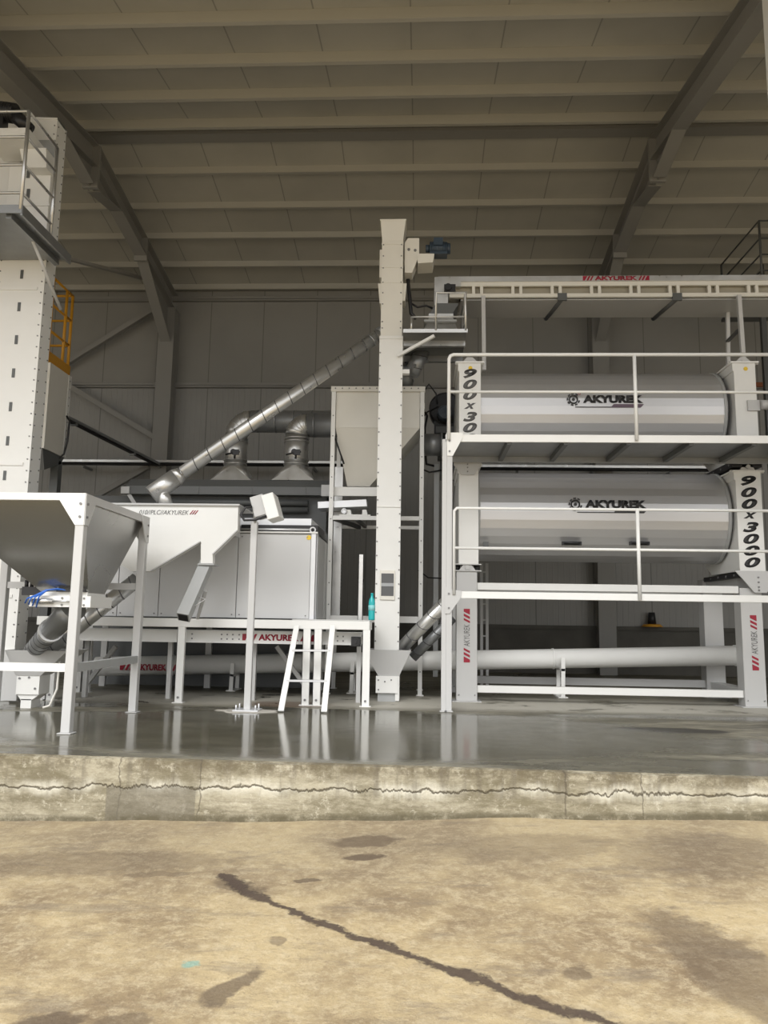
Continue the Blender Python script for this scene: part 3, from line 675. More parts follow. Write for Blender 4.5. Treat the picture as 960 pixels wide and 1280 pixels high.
# inspection pole and control box
x = W(308, 882, 8.35)
PYY = 8.0
t = thing('mounting_pole', 'slim grey steel pole bolted to the wet floor before the grey cleaner', 'pole', (W(308,882,PYY).x, PYY, 0))
xx = WX(313, PYY, 770); zt_ = WZ(652, PYY, 316)
m = MB(); m.box(xx-.034, xx+.034, PYY, PYY+.06, .02, zt_); m.build('post', M['lgrey'], t, .004)
m = MB(); m.box(xx-.13, xx+.13, PYY-.08, PYY+.14, .008, .022)
for sx in (-.1, .1):
    for sy in (-.05, .11): m.cyl((xx+sx, PYY+sy, .02), (xx+sx, PYY+sy, .07), .01, n=6)
m.build('base_plate', M['alu'], t)
m = MB(); n_ = 18; v = [m.b.verts.new((xx+(.28+.07*sin(i*2.3))*cos(2*pi*i/n_), PYY+.03+(.18+.04*sin(i*1.7))*sin(2*pi*i/n_), .001)) for i in range(n_)]; v2 = [m.b.verts.new((q.co.x*.9+xx*.1, q.co.y*.9+(PYY+.03)*.1, .008)) for q in v]
for i in range(n_): m.face([v[i], v[(i+1)%n_], v2[(i+1)%n_], v2[i]])
m.face(v2); tag(m.build('grout_patch', M['patch']), 'rough pale cement patch on the floor around the slim pole', 'cement patch')
t = thing('control_box', 'tilted white control box on top of the slim pole', 'control box', (xx, PYY, zt_))
cB = W(336, 634, PYY-.05); ang = radians(-20)
def rbox(cx, cz, w, h, y0, y1, ang):
    return [(cx+ u*cos(ang)-v*sin(ang), cz+u*sin(ang)+v*cos(ang)) for u, v in ((-w/2,-h/2),(w/2,-h/2),(w/2,h/2),(-w/2,h/2))], y0, y1
an2 = radians(17)
pl_, y0, y1 = rbox(cB.x+.03, cB.z, .13, .27, 0, 0, an2); m = MB(); m.prism(pl_, 'Y', PYY-.14, PYY+.16); m.build('door', M['white'], t, .006)
pl_, y0, y1 = rbox(cB.x-.10, cB.z+.01, .14, .22, 0, 0, an2); m = MB(); m.prism(pl_, 'Y', PYY-.10, PYY+.16); m.build('case', M['lgrey'], t, .004)
m = MB(); m.cyl((xx+.01,PYY+.02,zt_-.02),(xx+.01,PYY-.02,zt_+.14),.02,n=10); m.cyl((xx+.01,PYY-.02,zt_+.08),(xx+.01,PYY-.02,zt_+.11),.03,n=10); m.build('cable_gland', M['galv'], t)
m = MB(); m.tube([(xx-.0,PYY-.12,zt_+.14),(xx-.07,PYY-.14,zt_+.13),(xx-.11,PYY-.15,zt_+.05),(xx-.07,PYY-.15,zt_-.005),(xx+.04,PYY-.15,zt_+.0),(xx+.16,PYY-.14,zt_+.04)], .014, 8); m.build('cable', M['black'], t)

# ladder
LY = 8.0
t = thing('step_ladder', 'short white steel step ladder leaning on the low frame', 'ladder', (-1.2, LY, 0))
for a, b, c2, d2 in ((351,891,371,782), (405,892,416,782)):
    p, q = W(a,b-0,LY), W(c2,d2,FY-.04); p.z = .01
    m = MB(); m.bar(p, q, .06, .025, up=(0,1,0)); m.build('rail', M['white'], t, .003)
for yp in (815, 853):
    f_ = (891-yp)/109.; pa = W(351,891,LY).lerp(W(371,782,FY-.04), f_); pb = W(405,892,LY).lerp(W(416,782,FY-.04), f_)
    m = MB(); m.bar(pa, pb, .06, .022, up=(0,0,1)); m.build('step', M['alu'], t, .003)
# loose strip of steel on the floor
m = MB(); m.bar(W(372,912,7.2)*1, W(372,912,7.2)*1+Vector((.25,.35,0)), .02, .008); tag_o = m
tag_o.b.free()

# bottle
bp = W(466.5, 778, FY+.1); bz_ = zt1+.012
prof = [(.0,0),(.036,.0),(.038,.02),(.036,.07),(.038,.1),(.036,.17),(.038,.2),(.03,.235),(.015,.26),(.015,.285)]
t = thing('water_bottle', 'teal plastic water bottle standing on the end of the low frame', 'bottle', (bp.x-.02, FY+.12, bz_))
def lathe(mb, c, prof, n=20):
    c = Vector(c); rs = []
    for r, z in prof: rs.append([mb.b.verts.new(c+Vector((r*cos(2*pi*k/n), r*sin(2*pi*k/n), z))) for k in range(n)])
    for A, B in zip(rs, rs[1:]):
        for k in range(n):
            f_ = mb.face([A[k], A[(k+1)%n], B[(k+1)%n], B[k]])
            if f_: f_.smooth = True
    mb.face(rs[-1]); mb.face(rs[0][::-1]); return mb
m = MB(); lathe(m, (bp.x-.02, FY+.12, bz_), prof); bmesh.ops.remove_doubles(m.b, verts=m.b.verts, dist=1e-5); m.build('bottle_body', M['teal'], t)
m = MB(); m.cyl((bp.x-.02, FY+.12, bz_+.285), (bp.x-.02, FY+.12, bz_+.305), .017); m.build('cap', M['teal'], t)
m = MB(); m.tube([(bp.x-.02, FY+.12, bz_+.11), (bp.x-.02, FY+.12, bz_+.17)], .0395, 20); m.build('paper_label', mat('bottle_label', (.25,.6,.62), .5), t)

# ================================================================ long spiral pipe up to the elevator
t = thing('spiral_spout_pipe', 'long shiny spiral steel pipe rising from the white chamber to the central elevator', 'pipe', (-2.2, 8.8, 2.0))
pa = W(200, 611, 8.62); pb = W(478, 416, 9.42)
spiral_pipe('tube', [pa, pb], .078, '', parent=t, pitch=.19)
d_ = (pb-pa).normalized()
m = MB(); m.cyl(pa-d_*.12, pa+d_*.22, .108, n=24); m.cyl(pa+d_*.22, pa+d_*.3, .108, .082, n=24); m.build('branch_head', M['galv'], t)
m = MB(); m.cyl(pa+Vector((.02,0,-.02)), Vector((pa.x+.1, pa.y, poly[0][1]+.02)), .075, n=24); m.build('drop_stub', M['galv'], t)
m = MB(); m.cyl(pb-d_*.05, pb+d_*.10, .09, n=24); m.cyl(pb-d_*.2, pb-d_*.18, .086, n=24); m.build('end_collar', M['galvd'], t)

# ================================================================ suction hood and ducts behind
DY = 10.6
t = thing('suction_hood', 'dark grey wide suction hood machine behind the white chamber', 'machine', (-2.8, DY+.4, 1.4))
hx0, hx1 = WX(158, DY, 610), WX(411, DY, 610); z0, z1, z2 = WZ(618,DY,280), WZ(608,DY,280), WZ(599,DY+.1,280)
m = MB(); m.prism([(DY, z0), (DY, z1), (DY+.15, z2), (DY+1.0, z2+.02), (DY+1.15, z1), (DY+1.15, z0)], 'X', hx0, hx1)
for q in (248, 315, 382): x = WX(q,DY,612); m.box(x-.008, x+.008, DY-.01, DY+.02, z0, z1)
m.build('hood', M['grey'] if 0 else mat('hood_grey', (.12,.125,.125), .4), t)
m = MB(); m.box(hx0-.6, hx1-.05, DY+.2, DY+1.0, .0, z0); m.build('body', M['dgrey'], t)
m = MB(); m.bar((hx0+.02, DY+.05, z0), (hx0+.3, DY+.15, z0-.45), .05, .05); m.box(hx0-.07,hx0+.05,DY-.02,DY+.1,z0+.0,z0+.1); m.box(hx1-.1,hx1+.02,DY-.05,DY+.05,z0-.02,z0+.14); m.build('bracket', M['lgrey'], t)
for i in range(2):
    m = MB(); zz_ = z0-.06-i*.0; m.cyl((hx0+.4, DY+.1, z0-.1-i*.1), (hx1-.3, DY+.1, z0-.1-i*.1), .045, n=12); m.build('pipe_rail', M['dgrey'], t)
def duct(cx, label, ytop, xend, Yd, r=.16):
    c0 = W(cx, 583, Yd)
    t = thing('exhaust_duct', label, 'duct', (c0.x, Yd, z2))
    m = MB(); zc0_ = WZ(600,Yd-.25,cx); zc1_ = WZ(584, Yd, cx)
    # square to round transition
    sq = []; n_ = 32
    sq = [m.b.verts.new((c0.x+sx*.31, Yd+sy*.25, zc0_)) for sx, sy in ((1,1),(-1,1),(-1,-1),(1,-1))]
    rd = [m.b.verts.new((c0.x+r*cos(2*pi*k_/n_), Yd+r*sin(2*pi*k_/n_), zc1_)) for k_ in range(n_)]
    for q4 in range(4):
        for k_ in range(q4*8, q4*8+8):
            f_ = m.face([sq[q4], rd[k_], rd[(k_+1)%n_]])
            if f_: f_.smooth = True
        m.face([sq[q4], sq[(q4+1)%4], rd[((q4+1)*8)%n_]])
    m.face(sq[::-1]); m.build('transition', M['galv'], t)
    zE = WZ(545, Yd, cx); zH = WZ(ytop, Yd, cx+40)
    m = MB(); m.cyl((c0.x,Yd,zc1_-.01),(c0.x,Yd,zE),r,n=28)
    for q in (581, 576, 553, 549): z_ = WZ(q,Yd,cx); m.cyl((c0.x,Yd,z_-.008),(c0.x,Yd,z_+.008), r+.01, n=28)
    m.build('riser', M['galv'], t)
    R_ = zH - zE; seg = []
    for k_ in range(6):
        a_ = pi/2*k_/5; seg.append((c0.x+R_-R_*cos(a_), Yd, zE+R_*sin(a_)))
    m = MB(); m.tube(seg, r, 28, smooth=True)
    for p0_, p1_, p2_ in zip(seg, seg[1:], seg[2:]):
        dv = (Vector(p2_)-Vector(p0_)).normalized(); m.cyl(Vector(p1_)-dv*.006, Vector(p1_)+dv*.006, r*1.06, n=28)
    m.build('elbow', M['galv'], t)
    m = MB(); m.cyl(seg[-1], (xend, Yd, zH), r, n=28)
    x_ = seg[-1][0]+.1
    while x_ < xend-.05: m.cyl((x_-.008,Yd,zH),(x_+.008,Yd,zH), r+.008, n=28); x_ += .28
    m.build('crossover', M['galvd'], t)
    m = MB(); q = W(cx-2, 565, Yd-r-.02); m.cyl(q, q+Vector((0,-.03,0)), .045, n=12); m.box(q.x+.0,q.x+.09,q.y-.05,q.y-.02,q.z-.05,q.z+.03); m.tube([q+Vector((-.12,0,-.04)), q+Vector((-.02,-.03,-.02)), q+Vector((.1,-.02,.0))], .012, 6); m.cyl(q+Vector((.02,0,-.1)), q+Vector((.02,0,0)), .015, n=8); m.build('damper_handle', M['black'], t)
duct(294, 'galvanised exhaust duct with elbow, left one of two behind the cleaner', 527, WX(520,11.45,527), 11.45, .17)
duct(370, 'galvanised exhaust duct with elbow, right one of two nearest the cream bin', 532, WX(528,11.05,532), 11.05, .175)
# cable trays
def tray(p, q, name_label, mt='galv', wall=True, half=.12):
    m = MB(); p, q = Vector(p), Vector(q); d_ = (q-p).normalized(); sd = d_.cross(Vector((0,0,1))).normalized()*half
    m.bar(p-sd, q-sd, .012, .045); m.bar(p+sd, q+sd, .012, .045); L = (q-p).length
    m.bar(p+Vector((0,0,-.02)), q+Vector((0,0,-.02)), .2 if half > .1 else .1, .006)
    tt = thing('cable_tray', name_label, 'cable tray', p)
    m.build('channel', M[mt], tt)
    m = MB()
    for i in range(5): o_ = sd*(i-2)*.35; m.tube([p+o_+Vector((0,0,-.035)), (p+q)/2+o_+Vector((0,0,-.04)), q+o_+Vector((0,0,-.035))], .013, 6)
    m.build('cable', M['black'], tt)
    m = MB(); n_ = max(2, int(L/1.4))
    for i in range(n_): c_ = p+d_*(i+.5)*L/n_; m.bar(c_-sd*1.2+Vector((0,0,-.05)), (c_+sd*1.2+Vector((0,0,-.05))) if not wall else Vector((c_.x, YB-.002, c_.z-.05)), .04, .05)
    m.build('bracket', M['galvd'], tt)
trz = WZ(578, 14.4, 300)
tray((WX(52,14.45,578), 14.45, trz), (WX(440,14.45,580), 14.45, trz), 'horizontal cable tray on the back wall behind the exhaust ducts')
tray((WX(600,14.45,578), 14.45, trz-.05), (WX(890,14.45,580), 14.45, trz-.05), 'cable tray on the back wall between the two drum cylinders')
p_ = W(197, 580, 14.3); q_ = W(50, 505, 11.35)
tray(q_, p_, 'dark cable tray running back from the left white box to the wall', 'galvd', False, .05)

# white box machine with yellow platform at left
BY = 10.6
t = thing('filter_unit', 'white box unit with dark underside hanging behind the left tower', 'machine', (WX(72,BY,520), BY, 1.5))
bx1 = WX(58, BY, 520); bd = .68
m = MB(); m.box(bx1-1.2, bx1, BY, BY+bd, WZ(560,BY,60), WZ(453,BY,60)); 
m.bolts([(bx1, BY+bd-.04, WZ(460,BY,80)-i*.13) for i in range(9)], .012, (1,0,0)); m.build('casing', M['cream'], t)
m = MB(); m.box(bx1-.0, bx1+.006, BY+bd-.09, BY+bd, WZ(560,BY,60), WZ(453,BY,60)); m.build('edge_strip', M['white'], t)
m = MB(); zf = WZ(560,BY,60); m.prism([(BY, zf), (BY+bd, zf), (BY+bd-.1, zf-.12), (BY+.1, zf-.3)], 'X', bx1-1.1, bx1-.02); m.build('funnel', M['dgrey'], t)
for xx_ in (bx1-.14, bx1-1.1):
    m = MB(); m.box(xx_, xx_+.12, BY+bd-.16, BY+bd-.04, 0, zf-.08); m.build('leg', M['dgrey'], t)
m = MB(); a = Vector((bx1+.02, BY+bd-.1, WZ(522,BY+bd,80))); m.tube([a, a+Vector((.05,0,-.08)), a+Vector((.04,0,-.4)), a+Vector((-.0,0,-.6)), a+Vector((-.08,-.1,-.7))], .015, 6); m.build('cable', M['black'], t)
zy0 = WZ(455,BY,60)+.0; yb_ = BY+bd+.02; yx = WX(91, yb_, 420)
t = thing('yellow_platform', 'yellow railed service platform on top of the left white box unit', 'platform', (bx1-.5, BY, zy0))
m = MB(); m.box(bx1-1.2, yx, BY+.0, yb_, zy0+.0, zy0+.02); m.box(yx-.02, yx, BY, yb_, zy0+.02, zy0+.2); m.box(bx1-1.2, yx-.02, yb_-.02, yb_, zy0+.02, zy0+.2); m.build('deck', M['yellow'], t)
zt3 = WZ(371, yb_, 85)
for yy_ in (BY+.03, yb_-.22, yb_-.03):
    m = MB(); m.tube([(yx-.03,yy_,zy0+.02),(yx-.03,yy_,zt3)], .024, 8); m.build('post', M['yellow'], t)
for q in (371, 402, 433):
    z = WZ(q, yb_, 85)
    m = MB(); m.tube([(bx1-1.2,yb_-.03,z),(yx-.03,yb_-.03,z),(yx-.03,BY+.0,z)], .02, 8); m.build('rail', M['yellow'], t)

# ================================================================ cream bin on its frame
QY = 10.0; QB = 10.85
qx0, qx1 = WX(413, QY, 560)-.0, WX(530, QY, 560)
t = thing('storage_bin', 'cream square storage bin with tapered base on a tall white frame', 'bin', ((qx0+qx1)/2, 10.5, 0))
qzt = WZ(484, QY, 470)
zmid = WZ(534, QY, 470); zlow = WZ(608, QY+.3, 450)
m = MB(); m.box(qx0+.06, qx1-.06, QY+.03, QB-.03, zmid, qzt-.03)
m.b.faces.ensure_lookup_table()
m.build('bin_body', M['cream'], t)
m = MB(); m.frustum((WX(434,QY+.3,608), WX(462,QY+.3,608), QY+.3, QY+.75), (qx0+.06, qx1-.06, QY+.03, QB-.03), zlow, zmid-.002); m.build('bin_cone', M['cream'], t)
for x in (qx0, qx1-.055):
    for y in (QY, QB-.055):
        m = MB(); m.box(x, x+.055, y, y+.055, 0, qzt); m.box(x-.02,x+.075,y-.02,y+.075,0,.01)
        if y == QY: m.bolts([(x+.028, y, .3+i*.28) for i in range(13)], .009)
        m.build('post', M['white'], t)
m = MB(); m.box(qx0-.01, qx1+.01, QY-.012, QY+.06, qzt-.06, qzt+.01); m.box(qx0-.01, qx1+.01, QB-.06, QB+.01, qzt-.06, qzt+.01); m.box(qx0, qx0+.05, QY, QB, qzt-.06, qzt+.01); m.box(qx1-.05, qx1, QY, QB, qzt-.06, qzt+.01)
m.bolts([(qx0+.05+i*.093, QY-.012, qzt-.02) for i in range(13)], .01); m.build('top_rim', M['cream'], t)
for a, b, Y0 in ((645,650,QY), (657,661,QB-.05), (770,778,QY), (609,620,QY+.1)):
    x1_ = qx1-.05 if a != 609 else WX(480,QY,612)
    m = MB(); m.box(qx0+.05, x1_, Y0, Y0+.05, WZ(b,Y0,470), WZ(a,Y0,470)); m.build('cross_beam', M['white'], t)
m = MB(); m.box(WX(425,QB,600)-.03, WX(432,QB,600), QB-.4, QB-.34, .9, zlow+.3); 
for i in range(38): z = .95+i*.05; m.box(WX(432,QB,600)-.012, WX(432,QB,600)+.002, QB-.405, QB-.33, z, z+.02)
m.build('perforated_rail', M['galv'], t)
m = MB(); m.tube([W(418,545,QY+.02), W(430,580,QY+.02)], .012, 6); m.build('stay_rod', M['black'], t)
m = MB(); m.bar((qx0+.05, QY+.05, WZ(647,QY,420)), (qx0+.35, QB-.1, WZ(660,QB,420)), .05, .05); m.bar((WX(446,QY,648), QY+.05, WZ(649,QY,446)), (WX(457,QB,658), QB-.05, WZ(659,QB,457)), .04, .04); m.build('shelf_bearer', M['dgrey'], t)
# vibrating feeder on the shelf
t = thing('vibrating_feeder', 'white vibrating feeder trough on the shelf under the cream bin', 'feeder', (WX(430,QY,630), QY+.2, WZ(645,QY,440)))
m = MB(); m.prism([pz(397,627,QY+.06), pz(458,624,QY+.06), pz(459,633,QY+.06), pz(397,635.5,QY+.06)], 'Y', QY+.06, QY+.4); m.build('trough', M['alu'], t, .004)
m = MB()
for q in (435, 455): m.prism([pz(q-2.5,636,QY), pz(q+2.5,636,QY), pz(q+4,644,QY), pz(q-3,644,QY)], 'Y', QY+.08, QY+.3)
m.px(424, 463, 643.0, 644.9, QY+.0, .36); m.build('spring_mount', M['white'], t)
m = MB(); c_ = W(430,639,QY+.06); m.cyl(c_, c_+Vector((0,.2,0)), .035, n=14); m.ring(c_, (0,1,0), .03, .012, 14, 6); m.build('exciter', M['alu'], t)
# upright channel on frame
m = MB(); x0, x1 = WX(447.5,9.6,735), WX(454,9.6,735); m.box(x0, x1, 9.6, 9.612, zt1-.05, WZ(693,9.6,450)); m.box(x0, x0+.008, 9.6, 9.65, zt1-.05, WZ(693,9.6,450)); m.box(x1-.008, x1, 9.6, 9.65, zt1-.05, WZ(693,9.6,450))
m.box(x0-.03, x1+.03, 9.57, 9.68, zt0, zt1-.04)
tag(m.build('upright_channel', M['galv']), 'short upright galvanised channel standing behind the teal bottle', 'post')

# ================================================================ central bucket elevator
EY = 9.25
ex0, ex1 = -.515, -.245
t = thing('bucket_elevator', 'slim white bucket elevator rising in the centre with a boot hopper at its foot', 'elevator', ((ex0+ex1)/2, EY+.15, 0))
zE = lambda py: WZ(py, EY, 488)
m = MB(); m.box(ex0, ex1, EY, EY+.3, .55, zE(420)); m.box(ex0-.012, ex1+.012, EY-.012, EY+.31, zE(424), zE(420)); m.box(ex0-.012, ex1+.012, EY-.012, EY+.31, zE(634), zE(633))
for s_ in (ex0-.012, ex1): m.box(s_, s_+.012, EY+.0, EY+.03, .6, zE(420))
for i in range(22): m.bolts([(ex0+.0, EY-.0, .7+i*.17), (ex1-.0, EY-.0, .7+i*.17)], .01)
m.build('trunk', M['white'], t)
m = MB(); zt2 = zE(277)
m.box(ex0+.0, ex1, EY-.0, EY+.32, zE(420)+.005, zE(300)); m.frustum((ex0,ex1,EY,EY+.32), (ex0-.02,ex1+.03,EY-.03,EY+.34), zE(300), zt2); m.box(ex0-.03, ex1+.04, EY-.035, EY+.35, zt2, zt2+.015)
m.prism([(ex0-.045,zE(353)),(ex0,zE(353)),(ex0,zE(378)),(ex0-.02,zE(378))], 'Y', EY+.03, EY+.26); m.prism([(ex1,zE(353)),(ex1+.05,zE(353)),(ex1+.03,zE(375)),(ex1,zE(375))], 'Y', EY+.03, EY+.26)
m.box(ex0-.03, ex0, EY+.04, EY+.28, zE(345), zE(310))
for q in (353, 305, 334): m.box(ex0-.006, ex1+.006, EY-.006, EY+.0, zE(q)-.008, zE(q)+.008)
for q in (290,306,320,335,353,366,380,402,410): m.bolts([(ex0+.02, EY, zE(q)), (ex1-.02, EY, zE(q))], .009)
m.build('head', M['cream'], t, 0)
m = MB(); m.prism([pz(506,306,EY+.1), pz(510,300,EY+.1), pz(524,300,EY+.1), pz(524,322,EY+.1), pz(515,343,EY+.1), pz(506,343,EY+.1)], 'Y', EY+.05, EY+.26); m.prism([pz(522,317,EY), pz(543,317,EY), pz(541,328,EY), pz(522,329,EY)], 'Y', EY+.0, EY+.3); m.bolts([W(511,312,EY+.05), W(519,313,EY+.05)], .02); m.build('discharge_box', M['cream'], t)
m = MB(); a, b = W(537,311,EY+.12), W(559,311,EY+.12); m.cyl(a, b, .085, n=18)
for i in range(7): c_ = a.lerp(b, (i+.5)/7); m.ring(c_, (1,0,0), .087, .006, 18, 5)
m.box(a.x+.05, b.x-.06, a.y-.11, a.y+.0, a.z+.0, a.z+.1); m.cyl(a+Vector((-.05,0,0)), a, .05); m.cyl(b-Vector((.02,0,0)), b+Vector((.04,0,0)), .07); m.box(a.x+.0,b.x,a.y-.07,a.y+.07,a.z-.105,a.z-.07); m.build('drive_motor', M['navy'], t)
m = MB(); m.box(ex0+.045, ex1-.045, EY-.02, EY-.0, zE(750), zE(713)); m.build('inspection_frame', M['cream'], t, .003)
m = MB(); m.box(ex0+.06, ex1-.06, EY-.024, EY-.018, zE(745), zE(717)); m.build('inspection_window', M['glassd'], t)
m = MB(); m.box(ex0+.06, ex1-.06, EY-.028, EY-.022, zE(733), zE(729)); m.build('window_bar', M['galvd'], t)
m = MB(); bx0, bx1_ = WX(455,EY,812), WX(514,EY,812); m.shell((WX(473,EY-.0,846)-.0,WX(499,EY,846),EY-.02,EY+.3), (bx0,bx1_,EY-.12,EY+.36), zE(845), zE(812), .01)
m.box(bx0, ex0, EY-.1, EY+.3, zE(813), zE(812)); m.build('boot_funnel', M['lgrey'], t)
m = MB(); m.box(WX(470,EY,855), WX(497,EY,855), EY-.04, EY+.3, zE(866), zE(845)); m.box(WX(494,EY,860), WX(499,EY,860), EY-.02, EY+.3, 0.01, zE(845)); m.bolts([W(473,850,EY-.04), W(481,852,EY-.04), W(489,850,EY-.04), W(473,862,EY-.04)], .01); m.build('boot', M['white'], t)
m = MB(); m.box(WX(472,EY,870), WX(494,EY,870), EY-.0, EY+.28, 0, zE(866)); m.build('foot', M['grey'], t)
m = MB(); m.tube([W(510,335,EY+.25), W(510,352,EY+.25), W(512,372,EY+.2), W(514,392,EY+.2), W(520,398,EY+.2)], .025, 8); m.tube([W(512,378,EY+.25), W(522,384,EY+.25), W(533,382,EY+.25), W(542,386,EY+.3)], .014, 6); m.build('cable', M['black'], t)

# head service platform
PYf, PYr = 9.05, 9.95; xa, xb = WX(504, PYf, 412), WX(583, PYf, 412); zpf = WZ(413.5, PYf, 545)
t = thing('head_platform', 'small railed steel platform beside the head of the central elevator', 'platform', ((xa+xb)/2, 9.5, zpf))
m = MB(); m.box(xa, xb, PYf, PYr, zpf-.02, zpf+.0); m.build('deck', M['dgrey'], t)
m = MB(); m.box(xa, xb+.015, PYf-.012, PYf, zpf-.025, zpf+.02); m.build('toe_board', M['galv'], t)
m = MB(); m.box(xa, xb, PYf+.28, PYf+.34, zpf-.09, zpf-.02); m.build('bearer', M['galv'], t)
m = MB(); m.box(xa, xb, PYr-.06, PYr, zpf-.1, zpf-.02); m.build('bearer', M['galvd'], t)
m = MB(); m.bar((ex1-.05, EY-.03, WZ(446,EY,500)), (WX(543,PYf,418), PYf+.02, WZ(419,PYf,543)), .035, .035); m.build('strut', M['white'], t)
m = MB(); m.bar((ex1+.02, EY+.3, WZ(462,EY+.3,505)), (WX(535,PYr,440), PYr-.05, zpf-.09), .035, .035); m.build('strut', M['galvd'], t)
zr1, zr2 = WZ(366,PYf,560), WZ(396,PYf,560)
xm = WX(545,PYf,390)
m = MB(); m.tube([(xm,PYf,zpf),(xm,PYf,zr1),(xb-.01,PYf,zr1),(xb-.01,PYf,zpf)], .017, 8); m.tube([(xa+.1,PYf,zr2),(xb-.01,PYf,zr2)], .014, 8); m.tube([(xa+.1,PYf,zpf),(xa+.1,PYf,zr2)], .012, 8)
m.tube([(xb-.01,PYf,zr1),(xb-.01,PYr-.05,zr1),(xb-.01,PYr-.05,zpf)], .017, 8); m.tube([(xb-.01,PYf,zr2),(xb-.01,PYr-.05,zr2)], .014, 8); m.build('handrail', M['galv'], t)
m = MB(); m.box(xa-.01, xa+.08, EY+.02, EY+.1, WZ(466,EY,508), WZ(461,EY,508)); m.build('bracket', M['white'], t)
t = thing('transfer_hopper', 'flared white transfer hopper standing on the small elevator head platform', 'hopper', (WX(551,9.5,410), 9.6, zpf))
m = MB(); Yh = 9.3; m.frustum((WX(525,Yh,411), WX(576,Yh,411), Yh, Yh+.55), (WX(536,Yh,392), WX(567,Yh,392), Yh+.1, Yh+.42), zpf+.001, WZ(394,Yh,550)); m.box(WX(536,Yh,390), WX(567,Yh,390), Yh+.1, Yh+.42, WZ(394,Yh,550), WZ(388,Yh,550)); m.build('cone', M['galv'], t)
m = MB(); z_ = WZ(400.5,Yh,550); m.box(WX(530,Yh,401), WX(571,Yh,401), Yh-.0, Yh+.5, z_-.012, z_+.012); m.build('band', M['grey'], t)
m = MB(); m.frustum((WX(537,Yh,388), WX(566,Yh,388), Yh+.12, Yh+.42), (WX(545,Yh,374), WX(574,Yh,374), Yh+.1, Yh+.6), WZ(388,Yh,550)+.002, WZ(375,Yh,560)); m.build('inlet_spout', M['dgrey'], t)
spiral_pipe('drop_pipe', [W(516,468,9.8)+Vector((-.02,0,0)), W(528,438,9.8)], .10, 'short grey steel pipe dropping below the small head platform into the cream bin', mt='galvd')
m = MB(); m.cyl(W(508,484,10.1), W(509,455,9.9), .09, n=16); 
for q in (460,468,476): m.ring(W(508.5,q,10.0), (0,.3,1), .092, .007, 16, 5)
tag(m.build('bin_inlet_spout', M['galvd']), 'short upright steel spout entering the top of the cream bin behind the elevator', 'spout')

# ================================================================ drums, their cases and stand
SF = 9.4; SB = 10.8; TCY = 10.05; R = .57
zL = (WZ(593,TCY,750)+WZ(703,TCY,750))/2; R = (WZ(593,TCY,750)-WZ(703,TCY,750))/2
zU = WZ(470,TCY,750)-R
lx0, lx1 = WX(570.5,SF,640), WX(598,SF,640)        # left case
rx0, rx1 = WX(922,SF,655), WX(954,SF,655)          # right case
def gear_logo(parent, cx, cz, y):
    s_ = .085; m = MB()
    for i in range(9):
        if i in (0,): continue
        a_ = 2*pi*i/9+.3; m.prism([(cx+s_*cos(a_+u)*v, cz+s_*sin(a_+u)*v) for u, v in ((-.24,.78),(.24,.78),(.2,1.0),(-.2,1.0))], 'Y', y-.004, y)
    m.tube([(cx+.05*cos(q), y-.002, cz+.05*sin(q)) for q in [2*pi*i/20 for i in range(21)]], .009, 5, caps=False)
    m.cyl((cx,y-.004,cz),(cx,y,cz),.02,n=14); m.box(cx+.02,cx+1.0-.42,y-.003,y,cz-.105,cz-.094)
    return m.build('gear_emblem', M['ink'], parent)
def drum(kind, zc, label, x0c, x1c):
    t = thing('drum_separator', label, 'machine', ((lx0+rx1)/2, TCY, zc-R-.1), 'two stacked drum separators')
    m = MB(); m.cyl((x0c, TCY, zc), (x1c, TCY, zc), R, n=34, smooth=False)
    m.build('drum', M['drum'], t)
    for u0, u1 in ((x1c-.04, x1c), (x0c, x0c+.03)): m = MB(); m.cyl((u0, TCY, zc), (u1, TCY, zc), R+.008, n=48); m.build('drum_band', M['grey'], t)
    fy = TCY-R-.014
    gx = WX(717, fy, 500); X0, X1 = WX(729,fy,500), WX(804,fy,500); zl = zc + .5*0
    zt = WZ(498.5,fy,760) if kind == 'u' else WZ(630,fy,760)
    dy = TCY - sqrt(max(0, R*R-(abs(zt-zc)+.05)**2)) - .004
    dy = TCY - R*.985 - .012
    # backing film follows the drum: lettering set just off the surface
    lettering('lettering', 'AKYUREK', M['ink'], t, ((X0+X1)/2, dy, zt), X1-X0, .10, bold=.055)
    gear_logo(t, gx, zt-.005, dy)
    m = MB(); m.prism([(X0+.38, zt-.065), (X1+.01, zt-.065), (X1-.03, zt-.11), (X0+.34, zt-.11)], 'Y', dy-.004, dy); m.build('emblem_underline', M['ink'] if kind=='l' else mat('violet_grey', (.12,.08,.11), .5), t)
    if kind == 'u': 
        lettering('emblem_stripes', '//', M['red'], t, (gx+.075, dy, zt+.07), .05, .03, bold=.02)
    return t
def case(t, x0, x1, z0, z1, ylist, text=None, tx=None):
    """narrow end case seen from its front edge; octagonal in side view"""
    m = MB(); y0, y1 = SF, SB; c_ = .26
    m.prism([(y0, z0), (y0, z1), (y1, z1), (y1, z0)] if ylist == 'box' else [(y0, z0), (y0, z1), (y1-.5, z1), (y1, z1-.35), (y1, z0+.35), (y1-.5, z0)], 'X', x0, x1)
    m.box(x0-.04, x1+.04, y0-.02, y1-.4, z1, z1+.02); m.box(x0-.015, x0, y0-.0, y1-.5, z1-.1, z1)
    cx = (x0+x1)/2; m.cyl((x0-.05,y0+.03,z1+.01),(x1+.05,y0+.03,z1+.01),.02,n=8)
    o = m.build('end_case', M['white'], t, .0)
    m = MB(); m.prism([(cx-.1, z1+.02), (cx+.1, z1+.02), (cx+.035, z1+.085), (cx-.035, z1+.085)], 'Y', y0+.02, y0+.035); m.cyl((cx,y0+.01,z1+.045),(cx,y0+.045,z1+.045),.022,n=12); m.build('lifting_lug', M['lgrey'], o)
    return o
